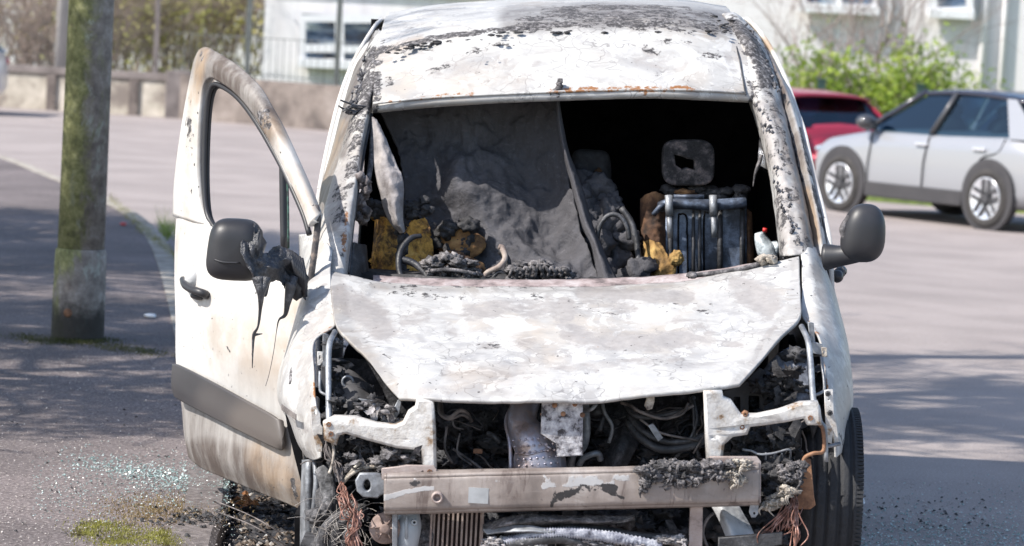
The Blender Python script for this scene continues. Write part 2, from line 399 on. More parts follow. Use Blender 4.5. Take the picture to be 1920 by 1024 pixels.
def pxbox(m, x0, y0, x1, y1, d, th):
    a, b = P(x0, y1, d), P(x1, y0, d); m.box(((a.x+b.x)/2, d+th/2, (a.z+b.z)/2), (abs(b.x-a.x), th, abs(b.z-a.z)))
def window(r, x0, y0, x1, y1, d, holes, sill):
    g = MB(); g.box(tuple((P(x0, y1, d)+P(x1, y0, d))/2+Vector((0, .0, 0))), (abs(P(x1, y0, d).x-P(x0, y0, d).x)-.02, .02, abs(P(x0, y0, d).z-P(x0, y1, d).z)-.02))
    wn_ = g.build('window', GLASSW, r, False)
    plate('frame', [(x0, y0), (x1, y0), (x1, y1), (x0, y1)], d-.09, .07, UPVC, wn_, holes)
    if sill: s_ = MB(); pxbox(s_, *sill, d-.22, .2); s_.build('sill', UPVC, wn_, False, .01)
def rc(x0, y0, x1, y1): return [(x0, y0), (x1, y0), (x1, y1), (x0, y1)]
dh = 60.0
hx0 = P(492, 80, dh).x; hx1 = P(1150, 80, dh).x
r = empty('white_house', (hx0, dh, 0), 'white harled house with a wide white framed window behind the railings', 'house')
m = MB(); m.box(((hx0+hx1)/2, dh+4.2, 2.7), (hx1-hx0, 8, 5.6)); m.build('wall', HARL, r, False)
m = MB(); m.box(((hx0+hx1)/2, dh+.16, 2.32), (hx1-hx0, .1, .1)); m.build('string_course', TRIMG, r, False)
m = MB(); a = hx0-.3; b = hx1+.3; n0 = 0
m.v += [Vector(q) for q in ((a, dh-.2, 5.5), (b, dh-.2, 5.5), (b, dh+8.6, 5.5), (a, dh+8.6, 5.5), (a, dh+4.2, 8), (b, dh+4.2, 8))]
m.f += [(0, 1, 5, 4), (2, 3, 4, 5), (0, 4, 3), (1, 2, 5), (3, 2, 1, 0)]; m.build('roof', ROOFM, r, False)
window(r, 563, 28, 712, 122, dh+.13, [rc(573, 41, 629, 83), rc(573, 98, 629, 111), rc(645, 43, 702, 86), rc(645, 99, 702, 113)], (558, 117, 716, 126))
db = 57.0
bx0 = P(1270, 80, db).x; bx1 = P(2500, 80, db).x
r = empty('white_building', (bx0, db, 0), 'white clad building with pilaster strips rising behind the green hedge', 'building')
m = MB(); m.box(((bx0+bx1)/2, db+4.2, 2.6), (bx1-bx0, 8, 5.8)); m.build('wall', HARL2, r, False)
m = MB(); m.box(((bx0+bx1)/2, db+.17, .93), (bx1-bx0, .07, .09)); m.build('base_course', TRIMG, r, False)
for x in (1846, 1884, 2010):
    q = P(x, 60, db).x; m = MB(); m.tube([(q, db+.12, -.3), (q, db+.12, 5.4)], .05 if x != 1846 else .075, 6); m.build('downpipe', HARL2, r)
m = MB(); a = bx0-.3; b = bx1+.3
m.v += [Vector(q) for q in ((a, db-.2, 5.6), (b, db-.2, 5.6), (b, db+8.6, 5.6), (a, db+8.6, 5.6), (a, db+4.2, 7.6), (b, db+4.2, 7.6))]
m.f += [(0, 1, 5, 4), (2, 3, 4, 5), (0, 4, 3), (1, 2, 5), (3, 2, 1, 0)]; m.build('roof', ROOFM, r, False)
window(r, 1744, -70, 1824, 26, db+.1, [rc(1756, -60, 1812, 14)], (1741, 20, 1828, 33))
window(r, 1500, -80, 1645, 16, db+.1, [rc(1510, -70, 1568, 8), rc(1578, -70, 1636, 8)], (1496, 12, 1650, 22))
df = 84.0
fx0, fx1 = P(-420, 80, df).x, P(540, 80, df).x
r = empty('distant_house', (fx0, df, 0), 'pale house glimpsed through the bare brown shrubs at far left', 'house')
m = MB(); m.box(((fx0+fx1)/2, df+4, 2.6), (fx1-fx0, 8, 5.8)); m.build('wall', HARL, r, False)
m = MB(); a = fx0-.3; b = fx1+.3
m.v += [Vector(q) for q in ((a, df-.3, 5.5), (b, df-.3, 5.5), (b, df+8.6, 5.5), (a, df+8.6, 5.5), (a, df+4.2, 7.6), (b, df+4.2, 7.6))]
m.f += [(0, 1, 5, 4), (2, 3, 4, 5), (0, 4, 3), (1, 2, 5), (3, 2, 1, 0)]; m.build('roof', ROOFM, r, False)
# ---- railings
RAILM = rm('green_railing_paint', [(.3, (.08, .09, .085)), (.7, (.14, .15, .145))], 5, .6, bump=0)
r = empty('railing', wb, 'thin dark metal railing along the top of the rough brown wall', 'railing')
rp = MB(); n_ = 40
for k in range(n_):
    p = wb.lerp(wc, (k+.5)/n_*.9); rp.tube([(p.x, p.y, .72), (p.x, p.y, 1.42)], .006, 4)
for z in (.80, 1.40): rp.tube([(wb.x, wb.y, z), (wb.lerp(wc, .9).x, wb.lerp(wc, .9).y, z)], .009, 4)
rp.build('bars', RAILM, r)
for px_ in (290, 457, 625):
    q = wa.lerp(wb, .93) if px_ == 290 else None
    f = 0
    if q is None:
        for f in np.linspace(0, 1, 400):
            q = wb.lerp(wc, f)
            if proj([q])[0][0] > px_: break
    m = MB(); m.box((q.x, q.y+.05, 1.35), (.085, .085, 2.7 if px_ == 290 else 1.9)); m.build('post', RAILM if px_ != 290 else COPEM, r, False)

# ---- plants
def leafmat(name, cols, sc=1.2):
    t = NT(name); c = t.ramp(t.noise(sc, 5, .6), cols)
    t.out(c, .55, 0, .3); t.b.inputs['Transmission Weight'].default_value = 0
    tr = t.n('ShaderNodeBsdfTranslucent'); t.l(c, tr.inputs[0]); mx = t.n('ShaderNodeMixShader'); mx.inputs[0].default_value = .35
    o = t.t.nodes['Material Output']; t.l(t.b.outputs[0], mx.inputs[1]); t.l(tr.outputs[0], mx.inputs[2]); t.l(mx.outputs[0], o.inputs[0]); return t.m
LEAFY = leafmat('spring_leaf', [(.3, (.13, .19, .02)), (.5, (.26, .36, .035)), (.7, (.40, .46, .07))])
LEAFO = leafmat('olive_leaf', [(.3, (.30, .28, .09)), (.5, (.48, .45, .17)), (.7, (.60, .55, .28))])
BARK = rm('bark_brown', [(.3, (.17, .13, .11)), (.6, (.36, .29, .25)), (.8, (.50, .43, .38))], 4, .9, bump=0)
BARKP = rm('bark_pink', [(.3, (.18, .14, .13)), (.6, (.36, .29, .27)), (.8, (.48, .41, .38))], 4, .9, bump=0)
def branch(m, p, dirv, L, r, lvl, tips, spread=.55, kids=(3, 5)):
    n = 5; pts = [p]; d = dirv.normalized()
    for k in range(n):
        d = (d+Vector([random.gauss(0, .10) for _ in range(3)])+Vector((0, 0, .03))).normalized(); pts.append(pts[-1]+d*L/n)
    m.tube(pts, [r*(1-.6*i/n) for i in range(n+1)], 5 if lvl > 1 else 3, 0, False)
    tips += pts[2:]
    if lvl <= 0: return
    for _ in range(random.randint(*kids)):
        i = random.randint(1, n); t = Vector([random.gauss(0, spread) for _ in range(3)])
        branch(m, pts[i], (d+t), L*random.uniform(.5, .75), r*.5, lvl-1, tips, spread, kids)
def leaves(m, tips, n, sz, jit):
    for _ in range(n):
        c = random.choice(tips)+Vector([random.gauss(0, jit) for _ in range(3)])
        a = Vector([random.gauss(0, 1) for _ in range(3)]).normalized(); b = a.orthogonal().normalized(); s_ = sz*random.uniform(.6, 1.3)
        m.quad(c-a*s_, c+b*s_*.5, c+a*s_, c-b*s_*.5)
def shrub(name, label, cat_, loc, h, stems, lvl, nleaf, lsz, lmat, bmat, wid=.5, r0=.03, group=None, kids=(3, 5), lean=.3, jit=.12):
    r = empty(name, loc, label, cat_, group); m = MB(); tips = []; b = Vector(loc)
    for k in range(stems):
        o = Vector((random.uniform(-wid, wid), random.uniform(-wid, wid)*.6, 0))
        branch(m, b+o, Vector((random.gauss(0, lean), random.gauss(0, lean), 1)), h*random.uniform(.55, .8), r0*random.uniform(.6, 1.2), lvl, tips, .5, kids)
    m.build('stems', bmat, r)
    if nleaf: lm = MB(); leaves(lm, tips, nleaf, lsz, jit); lm.build('foliage', lmat, r, False)
    return r
def sx(px, d): return P(px, 60, d).x
GS = 'shrubs behind the far wall'
specs = [(-30, 57, 3.4, 'bare brown shrub at the left edge of the view', 0, 0, BARK), (45, 56, 3.0, 'leafless tangle of brown twigs left of the slim far lamp post', 60, 0, BARK),
         (95, 60, 3.4, 'tall bare bush right behind the slim far lamp post', 200, 0, BARK), (165, 58, 3.2, 'brown bush hidden behind the mossy lamp post', 400, 1, BARK),
         (232, 62, 3.4, 'yellow green bush just right of the mossy lamp post', 2200, 1, BARK), (290, 64, 3.6, 'brightest yellow green bush behind the far wall', 3600, 1, BARK),
         (335, 63, 3.4, 'olive bush with pale twigs above the tip of the open door', 1600, 1, BARKP), (372, 66, 3.6, 'bush with pale upright stems above the open door', 1900, 1, BARKP),
         (425, 67, 3.6, 'olive bush next to the corner of the white house', 2600, 1, BARKP)]
for px_, d, h, lab, nl, lv, bm in specs:
    shrub('shrub', lab, 'shrub', (sx(px_, d), d, -.1), h, 10, 3, int(nl*1.1), .06, (LEAFO if px_ not in (290, 232) else leafmat('lime_leaf', [(.3, (.26, .29, .05)), (.6, (.50, .50, .14)), (.8, (.62, .6, .26))])), bm, .55, .03, GS, (4, 6), .2, .14)
# green hedge on the right
gh = 'bright green shrubs behind the parked cars'
hd = [(1500, 47.4, 1.45, 1700), (1560, 48.2, 1.7, 2300), (1622, 47.6, 2.1, 3000), (1690, 48.2, 1.85, 3000), (1745, 47.6, 1.95, 3000), (1800, 48.0, 1.5, 2300), (1860, 47.6, 1.3, 1700), (1925, 47.8, 1.1, 1500)]
labs = ['green shrub tight against the van roof edge above the red car', 'green shrub rising above the red car window', 'tallest lime green shrub over the rear of the red car', 'lime green shrub above the mirror of the silver car',
        'green shrub above the front door of the silver car', 'green shrub above the rear door of the silver car', 'low green shrub above the tail of the silver car', 'low green shrub at the right edge of the view']
HL = leafmat('hedge_leaf', [(.3, (.07, .12, .015)), (.5, (.20, .29, .03)), (.7, (.40, .46, .08))], 2.2)
for (px_, d, h, nl), lab in zip(hd, labs):
    shrub('green_shrub', lab, 'shrub', (sx(px_, d), d, -.2), h*.78, 12, 2, nl, .055, HL, BARK, .55, .02, gh, (4, 6), .3, .13)
for px_, h, lab in ((1535, 3.6, 'bare pinkish brown shrub beside the roof of the burnt van'), (1610, 4.2, 'tallest bare shrub against the white building'), (1668, 3.4, 'bare twiggy shrub left of the upper window')):
    shrub('bare_shrub', lab, 'shrub', (sx(px_, 52), 52, -.2), h, 6, 3, 0, 0, None, BARKP, .4, .028, 'bare shrubs before the white building', (3, 5), .25)
FG = rm('dark_fence', [(.3, (.02, .05, .045)), (.7, (.035, .07, .06))], 5, .6, bump=0)
for px_, lab in ((1541, 'dark green fence post at the left of the hedge'), (1727, 'dark green fence post in the middle of the hedge')):
    q = P(px_, 150, 46.6); m = MB(); m.box((q.x, q.y, .5), (.11, .09, 1.5)); m.box((q.x, q.y, 1.265), (.13, .11, .03)); tag(m.build('fence_post', FG, None, False), lab, 'post', 'fence posts in the hedge')

# ---- bare street trees left of the view (they throw the streaky shadows)
def tree(label, x, y, h, seed, n=9, up=4.0, r0=.16, br=.05, sp=1.0):
    random.seed(seed); r = empty('bare_tree', (x, y, 0), label, 'tree', 'bare street trees'); m = MB(); tips = []
    m.tube([(x, y, 0), (x+.16, y+.10, up*.2), (x-.02, y+.02, up*.4), (x+.12, y-.20, up*.6), (x-.14, y+.12, up*.8), (x-.05, y, up), (x, y+.05, h*.8)], [r0, r0*.75, r0*.9, r0*.6, r0*.75, r0*.5, r0*.2], 8, 4, False); m.build('trunk', BARK, r)
    c = MB()
    for k in range(n):
        z = up+(h*.85-up)*k/n; a = random.uniform(0, 6.28)
        branch(c, Vector((x, y, z)), Vector((math.cos(a), math.sin(a), random.uniform(.1, .7))), ((h-z)*.4+1.0)*sp, br, 3, tips, .45, (4, 6))
    for _ in range(int(len(tips)*.9)):
        p = random.choice(tips); d = Vector([random.gauss(0, 1) for _ in range(3)]).normalized(); c.tube([p, p+d*.10, p+d*.2], .011, 3, 0, False)
    c.build('crown', BARK, r)
tree('bare street tree beyond the left edge of the view', -8.6, 17.6, 8.0, 11, 20, 4.0, .2, .06)
tree('second bare street tree further along the footway', -7.4, 21.5, 6.6, 12, 16, 3.6, .2, .06)
tree('bare street tree level with the lamp post', -6.4, 15.2, 5.2, 15, 10, 3.2, .14, .05, .8)
tree('small bare street tree between the lamp post and the van', -6.0, 12.9, 5.6, 19, 9, 3.0, .10, .05, .9)
tree('bare street tree nearest the van on the footway', -4.6, 13.3, 8.6, 13, 14, 5.2, .12, .07, .9)
random.seed(5)

# ---- lamp posts
t = NT('mossy_concrete'); sep = t.n('ShaderNodeSeparateXYZ'); t.l(t.co, sep.inputs[0])
base = t.ramp(t.noise(14, 8, .7), [(.3, (.12, .10, .09)), (.55, (.28, .25, .225)), (.75, (.44, .42, .40))])
lx = t.ss(sep.outputs[0], -2.36, -2.10, .34, -.16)
hz = t.ss(sep.outputs[2], .28, .75, -.30, .04)
st = t.noise(4.5, 8, .72, .8, t.map((2.2, 2.2, .8)))
mk = t.ss(t.math('ADD', t.math('ADD', st, lx), hz), .40, .62, 0, .92)
alg = t.ramp(t.noise(24, 7, .7), [(.3, (.07, .08, .03)), (.5, (.21, .22, .085)), (.72, (.42, .42, .21))])
c = t.mix(mk, base, alg)
lich = t.ss(t.noise(9, 8, .75, .5, t.map((1.5, 1.5, .8))), .56, .62, 0, .6)
lichx = t.math('MULTIPLY', lich, t.ss(sep.outputs[0], -2.30, -2.18))
c = t.mix(lichx, c, (.40, .43, .38))
dk = t.ss(t.math('ADD', sep.outputs[2], t.math('MULTIPLY', t.noise(14, 6, .7), .18)), .28, .42, .92, 0)
c = t.mix(dk, c, (.028, .026, .022))
c = t.mix(t.ss(t.noise(6, 5, .6), .62, .70, 0, .6), c, (.10, .05, .04))
t.bump(t.noise(40, 7, .7), .6, .006)
CONC = t.out(c, .9)
pb = G(145, 634, kz)
pl = empty('lamp_post', pb, 'mossy concrete lamp post standing on the footway in the foreground', 'lamp post')
rs = .136
m = MB(); m.lathe(pb, (0, 0, 1), [(rs+.004, -.05), (rs, 0), (rs-.004, .40), (rs-.006, .452), (rs-.010, .458), (rs-.014, .462)], 32); m.build('base_sleeve', CONC, pl)
m = MB(); m.lathe(pb, (0, 0, 1), [(rs-.016, .462), (rs-.022, 2.0), (rs-.04, 5.5), (.07, 6.2)], 32); m.build('shaft', CONC, pl)
m = MB(); q = pb+Vector((0, 0, 6.1)); m.tube([q, q+Vector((0, 0, .6)), q+Vector((.3, 0, .95)), q+Vector((1.2, 0, 1.1))], .035, 10, 5); m.build('arm', GMET, pl)
m = MB(); m.blob(q+Vector((1.5, 0, 1.08)), (.38, .14, .08), 3, 0); m.build('lamp_head', GMET, pl)
m = MB(); q = P(127, 587, pb.y-rs); m.lathe(q+Vector((0, .014, 0)), (0, -1, .0), [(.024, 0), (.022, .012), (.012, .016)], 14); m.build('rust_plug', RUSTP, pl)
q = G(112, 207)
fp = empty('lamp_post', q, 'slim pale grey lamp post beside the far cream wall', 'lamp post')
m = MB(); m.tube([q, q+Vector((0, 0, .5))], .14, 14); m.build('base_sleeve', UPVC if 0 else TRIMG, fp)
m = MB(); m.tube([q+Vector((0, 0, .5)), q+Vector((0, 0, 6.5))], [.12, .085], 14); m.build('shaft', TRIMG, fp)

# ---- parked cars
def paintm(name, c, rough=.28, metal=.5):
    t = NT(name); t.out(c, rough, metal, .5); t.b.inputs['Coat Weight'].default_value = .6; t.b.inputs['Coat Roughness'].default_value = .06; return t.m
t = NT('car_glass'); tr = t.n('ShaderNodeBsdfTransparent'); tr.inputs[0].default_value = (.30, .44, .52, 1)
gl = t.n('ShaderNodeBsdfGlossy'); gl.inputs['Roughness'].default_value = .03; gl.inputs[0].default_value = (.75, .9, 1, 1)
fr = t.n('ShaderNodeFresnel'); fr.inputs[0].default_value = 1.75; mx = t.n('ShaderNodeMixShader'); t.l(fr.outputs[0], mx.inputs[0]); t.l(tr.outputs[0], mx.inputs[1]); t.l(gl.outputs[0], mx.inputs[2])
t.l(mx.outputs[0], t.t.nodes['Material Output'].inputs[0]); CGL = t.m
TYRE = rm('car_tyre', [(.3, (.018, .017, .017)), (.7, (.045, .04, .038))], 8, .8, bump=0)
CLAD = rm('grey_cladding', [(.3, (.035, .033, .036)), (.7, (.05, .047, .05))], 5, .6, bump=0)
RIM = paintm('alloy_bright', (.75, .76, .80), .25, .6); RIMD = paintm('alloy_grey', (.05, .05, .055), .4, .1)
LAMPR = paintm('lamp_red', (.45, .01, .02), .2, 0); HANDM = paintm('handle_bright', (.8, .8, .82), .2, .6)
def car(name, label, loc, rz, PM, RM_, wb_=2.43, sc=1.0, hs=1.0, clad=True):
    r = empty(name, loc, label, 'car', None, rz); k = wb_/2.6; hw0 = .88*sc
    xs = [2.08, 2.02, 1.80, 1.35, .95, .55, -.3, -1.1, -1.6, -1.95, -2.06]
    zt = [.55, .70, .82, .90, .955, .985, 1.0, 1.02, 1.03, .98, .85]; zb = [.34, .26, .22, .2, .2, .2, .2, .2, .22, .28, .38]
    hw = [.58, .72, .83, .875, .88, .88, .88, .88, .87, .80, .70]
    rows = []
    for x, a, b, h_ in zip(xs, zt, zb, hw):
        h_ *= sc; a *= hs; half = [(0, a+.045), (.5*h_, a+.03), (.86*h_, a-.005), (.97*h_, a-.07), (h_, a-.20), (h_*.985, (a+b)/2-.05), (h_, b+.16), (h_*.95, b+.03), (h_*.8, b)]
        sec = [(-y, z) for y, z in reversed(half[1:])]+half
        rows.append([Vector((x*k, y, z)) for y, z in sec])
    cols = [cat([rw[i] for rw in rows], 50) for i in range(len(rows[0]))]
    Gd = [[cols[i][j] for i in range(len(cols))] for j in range(51)]
    me = grid_mesh('body', Gd); nc = len(cols); me2 = me
    import bmesh
    bm = bmesh.new(); bm.from_mesh(me)
    bm.verts.ensure_lookup_table()
    bm.faces.new([bm.verts[i] for i in range(nc)]); bm.faces.new([bm.verts[50*nc+i] for i in range(nc)][::-1])
    for j in range(50): bm.faces.new([bm.verts[j*nc], bm.verts[(j+1)*nc], bm.verts[(j+1)*nc+nc-1], bm.verts[j*nc+nc-1]])
    bmesh.ops.recalc_face_normals(bm, faces=bm.faces); bm.to_mesh(me); bm.free()
    link('body', me, PM, r, True, False)
    # greenhouse
    def tier(x0, x1, hw_, z): return [Vector((x0*k, -hw_*sc, z*hs)), Vector((x0*k, hw_*sc, z*hs)), Vector((x1*k, hw_*sc, z*hs)), Vector((x1*k, -hw_*sc, z*hs))]
    lo, hi = tier(.95, -2.0, .80, .97), tier(.02, -1.35, .62, 1.46)
    g = MB(); g.v = lo+hi; g.f = [(0, 1, 5, 4), (1, 2, 6, 5), (2, 3, 7, 6), (3, 0, 4, 7), (4, 5, 6, 7)]; g.build('window_glass', CGL, r, False, .03, world=False)
    for sx_ in (-.05, -1.0):
        for sy_ in (.38, -.38):
            m = MB(); m.blob((sx_*k, sy_*sc, 1.0*hs), (.10, .22, .20), 3, .05); m.blob((sx_*k-.03, sy_*sc, 1.25*hs), (.05, .12, .08), 3, .03); m.build('seat', TYRE, r, world=False)
    rf = MB(); rr = []
    for x in np.linspace(.30, -1.62, 14):
        zz = 1.495-.055*((x+.6)/.95)**2; rr.append([Vector((x*k, y*.66*sc, (zz-.045*abs(y)**3)*hs)) for y in np.linspace(-1, 1, 11)])
    me = grid_mesh('roof', rr); o = link('roof', me, RM_, r, True, False); md = o.modifiers.new('s', 'SOLIDIFY'); md.thickness = .035; md.offset = 0
    def rail(m, pts, w_): m.tube([Vector((p[0]*k, p[1]*sc, p[2]*hs)) for p in pts], w_, 6)
    for s_ in (1, -1):
        m = MB(); rail(m, [(.98, .81*s_, .97), (.12, .64*s_, 1.45)], .035); m.build('windscreen_pillar', RM_, r, world=False)
        m = MB(); rail(m, [(-.20, .815*s_, .98), (-.42, .64*s_, 1.46)], .035); m.build('door_pillar', RIMD, r, world=False)
        m = MB(); m.v = [Vector((x*k, y*s_*sc, z*hs)) for x, y, z in ((-1.55, .82, .99), (-2.02, .80, .99), (-1.45, .655, 1.42), (-1.30, .66, 1.42))]; m.f = [(0, 1, 2, 3)]
        o = m.build('rear_pillar', PM, r, False, world=False); md = o.modifiers.new('s', 'SOLIDIFY'); md.thickness = .03; md.offset = 0
        if s_ > 0 or 1:
            m = MB(); m.blob((.80*k, .97*s_*sc, 1.06*hs), (.11, .12, .085), 3, 0); m.tube([(.80*k, .97*s_*sc, 1.03*hs), (.76*k, .84*s_*sc, .99*hs)], .03, 6); m.build('mirror', RIMD if clad else PM, r, world=False)
            for x in (-.12, -1.12):
                m = MB(); m.box((x*k, .895*s_*sc, .86*hs), (.20, .04, .035)); m.build('handle', HANDM, r, False, .012, world=False)
        for x in (1, -1):
            cx = x*wb_/2; y = (.86*s_)*sc
            c_ = MB(); c_.lathe((cx, y, .36), (0, s_, 0), [(.38, -.06), (.405, .0), (.405, .036), (.372, .040)], 36)
            c_.build('wheel_arch', CLAD if clad else BLACK, r, False, world=False)
            c_ = MB(); c_.lathe((cx, y+s_*.036, .35), (0, s_, 0), [(.30, 0), (.372, .0025), (.10, .006)], 30); c_.build('arch_shade_disc', BLACK, r, False, world=False)  # black disc, the shade in the wheel-arch gap put in as colour
            ty = MB(); ty.lathe((cx, y-s_*.15, .33), (0, s_, 0), [(.24, 0), (.31, .0), (.33, .03), (.33, .17), (.315, .205), (.24, .212), (.235, .19)], 36); tyo = ty.build('wheel', TYRE, r, True, world=False)
            rm_ = MB(); rm_.lathe((cx, y+s_*.03, .33), (0, s_, 0), [(.23, 0), (.235, .03), (.225, .034), (.20, .012), (.05, .012)], 30); rm_.build('rim', RIM, tyo, True, world=False)
            sp = MB()
            for q in range(5):
                a = q*2*math.pi/5+.3
                for off in (-.035, .035):
                    u = Vector((math.cos(a), 0, math.sin(a))); v = Vector((-math.sin(a), 0, math.cos(a))); p0 = Vector((cx, y+s_*.052, .33))
                    sp.box(p0+u*.125+v*(off*1.3), (.185, .018, .042), Matrix((u, Vector((0, 1, 0)), v)).transposed())
            sp.lathe((cx, y+s_*.045, .33), (0, s_, 0), [(.055, 0), (.05, .022)], 16); sp.build('spokes', RIMD, tyo, False, world=False)
    for s_ in (1, -1):
        for pts in ([(.82, .893, .28), (.84, .893, .55), (.80, .893, .78), (.82, .85, .965)], [(-.16, .893, .24), (-.16, .893, .6), (-.2, .893, .80), (-.22, .85, .99)], [(-1.0, .893, .55), (-1.16, .893, .76), (-1.42, .88, .84), (-1.5, .85, .99)]):
            m = MB(); m.tube([Vector((p[0]*k, (p[1]-.006)*s_*sc, p[2]*hs)) for p in pts], .008, 5, 4); m.build('door_gap', BLACK, r, world=False)
    if clad:
        for s_ in (1, -1):
            m = MB(); m.box((0, .872*s_*sc, .30), (wb_-.82, .05, .17)); m.build('sill_cladding', CLAD, r, False, .015, world=False)
    for s_ in (1, -1):
        m = MB(); m.blob((-2.0*k, .66*s_*sc, .84*hs), (.09, .15, .07), 3, 0); m.build('tail_lamp', LAMPR, r, world=False)
        m = MB(); m.blob((1.90*k, .66*s_*sc, .70*hs), (.12, .14, .05), 3, 0); m.build('headlight', GLASSW, r, world=False)
    return r
SILV = paintm('pearl_silver', (.30, .305, .325), .36, .2); REDM = paintm('bright_red', (.36, .03, .06), .3, .2); DKR = paintm('dark_roof', (.03, .03, .045), .2, .2)
cf, cr = P(1580, 387, 37.0), P(1853, 425, 35.0)
cm = (cf+cr)/2; hd_ = math.atan2(cf.y-cr.y, cf.x-cr.x); cl = Vector((-math.sin(hd_), math.cos(hd_), 0))*-.84
car('parked_car', 'pearl silver car with a dark roof parked across the road', (cm.x+cl.x, cm.y+cl.y, -.135), hd_, SILV, DKR, (cf-cr).length, 1.0, 1.0)
car('parked_car', 'red car mostly hidden behind the van and the silver car', (P(1470, 165, 42.5).x-.22, 42.9, -.15), hd_-.12, REDM, REDM, 2.5, .98, .885, False)
q = P(15, 225, 49.5)
car('parked_car', 'white car whose rear end just shows at the left edge', (q.x-2.34, 50.4, 0), math.pi, paintm('white_paint', (.62, .62, .64), .3, 0), DKR, 2.6, 1.0, .98, False)
# ================================================================ THE BURNT VAN
random.seed(21)
VL = (.17, 11.3, 0)
van = empty('burnt_van', VL, 'burnt out white panel van with its bumper gone and one front door hanging open', 'van')
t = NT('door_moulding'); cc = t.ramp(t.noise(3, 5, .6), [(.3, (.040, .039, .043)), (.7, (.062, .06, .064))])
cc = t.mix(t.attr('smoke'), cc, (.125, .108, .098)); t.bump(t.noise(300, 2, .5), .1, .002); MOULD = t.out(cc, .45)

# ---- bonnet
bon = [[(620, 506, 10.62), (700, 527, 10.60), (800, 535, 10.58), (950, 538, 10.57), (1100, 537, 10.57), (1250, 528, 10.58), (1380, 509, 10.60), (1498, 482, 10.62)],
       [(621, 535, 10.50), (700, 556, 10.46), (800, 566, 10.42), (950, 570, 10.40), (1100, 568, 10.40), (1250, 558, 10.42), (1380, 543, 10.46), (1500, 520, 10.50)],
       [(624, 575, 10.34), (705, 595, 10.25), (800, 608, 10.20), (950, 612, 10.18), (1100, 611, 10.18), (1250, 603, 10.20), (1380, 588, 10.25), (1501, 562, 10.34)],
       [(632, 610, 10.18), (715, 634, 10.08), (810, 650, 10.00), (950, 655, 9.97), (1095, 652, 9.97), (1240, 645, 10.00), (1370, 628, 10.08), (1499, 594, 10.18)],
       [(667, 648, 9.98), (745, 668, 9.90), (825, 690, 9.82), (950, 697, 9.80), (1090, 695, 9.80), (1225, 686, 9.82), (1345, 668, 9.90), (1462, 632, 9.98)],
       [(708, 698, 9.82), (780, 710, 9.74), (850, 722, 9.69), (950, 727, 9.67), (1080, 727, 9.67), (1210, 716, 9.69), (1310, 702, 9.74), (1424, 680, 9.82)],
       [(748, 744, 9.68), (800, 747, 9.63), (870, 750, 9.61), (960, 751, 9.60), (1075, 749, 9.60), (1190, 741, 9.61), (1290, 731, 9.63), (1387, 718, 9.68)]]
R_ = random.Random(3)
bst = [('smoke', [(625, 520), (640, 600), (700, 690), (750, 742)], 34, .40), ('smoke', [(1498, 490), (1490, 590), (1440, 650), (1388, 716)], 30, .34), ('smoke', [(700, 535), (900, 544), (1200, 540), (1400, 512)], 12, .4), ('smoke', [(660, 560), (700, 600)], 60, .22), ('smoke', [(840, 735), (1000, 744), (1200, 735)], 16, .22), ('bare', [(640, 560), (700, 590), (720, 620)], 40, .75), ('bare', [(880, 585), (960, 575), (1030, 580)], 26, .62), ('bare', [(760, 600), (800, 592)], 20, .6), ('bare', [(840, 607), (850, 622)], 16, .55),
       ('bare', [(1090, 548), (1180, 552), (1290, 556)], 20, .8), ('bare', [(1060, 570), (1065, 620), (1110, 640), (1200, 645), (1290, 635)], 26, .82), ('bare', [(1270, 600), (1320, 610), (1340, 640)], 18, .55),
       ('bare', [(1395, 545), (1420, 560), (1440, 570)], 42, .85), ('bare', [(1100, 560), (1180, 575)], 26, .55), ('bare', [(1290, 630), (1390, 650)], 10, .6), ('bare', [(1030, 560), (1050, 600)], 18, .6),
       ('bare', [(900, 650), (1000, 640)], 14, .5), ('bare', [(1040, 690), (1120, 690), (1270, 668)], 16, .5), ('bare', [(790, 735), (860, 730)], 14, .5), ('bare', [(1470, 590), (1430, 640), (1400, 700)], 10, .5),
       ('soot', [(690, 545), (760, 548)], 12, .33), ('soot', [(740, 540), (790, 556), (870, 556)], 14, .33), ('soot', [(640, 640), (720, 700), (760, 735)], 10, .30), ('soot', [(900, 650), (960, 645)], 12, .33), ('soot', [(720, 670), (760, 690)], 12, .3), ('soot', [(1005, 556), (1010, 560)], 14, .42),
       ('soot', [(1130, 585), (1330, 575)], 18, .24), ('soot', [(620, 508), (750, 536), (1050, 540), (1300, 522), (1497, 485)], 4, .4),
       ('tan', [(860, 705), (940, 712)], 36, .28), ('tan', [(1000, 620), (980, 640)], 26, .15), ('tan', [(1060, 650), (980, 700)], 30, .15)]
bonnet = patch('bonnet', bon, 300, 120, PAINT, van, .012, .012, 4.2, bst)
# cowl strip at the bonnet's rear edge
patch('cowl', [[(700, 517, 10.74), (850, 523, 10.74), (1000, 524, 10.74), (1150, 521, 10.74), (1300, 511, 10.74), (1420, 492, 10.74)],
               [(700, 540, 10.64), (850, 545, 10.64), (1000, 545, 10.64), (1150, 542, 10.64), (1300, 530, 10.64), (1420, 512, 10.64)]], 100, 6,
      rm('cowl_scorched', [(.3, (.06, .05, .05)), (.5, (.30, .24, .235)), (.7, (.48, .44, .44))], 14, .8, bump=.5), van, .01, .004, 12)
m = MB(); m.tube([P(1290, 518, 10.62), P(1340, 512, 10.6), P(1390, 504, 10.6), (P(1428, 493, 10.6))], .008, 8, 4); m.blob(P(1298, 516, 10.61), (.02, .02, .012), 2, .3); m.build('wiper_arm', ASHM, van)
m = MB()
for k in range(9): m.blob(P(1440+random.uniform(-17, 17), 489+random.uniform(-7, 5), 10.6), (.014, .016, .012), 2, .5, seed=k)
m.tube([P(1424, 492, 10.58), P(1432, 480, 10.57), P(1446, 484, 10.57), P(1452, 494, 10.58)], .005, 6, 4)
m.build('charred_debris', CREAM, van)

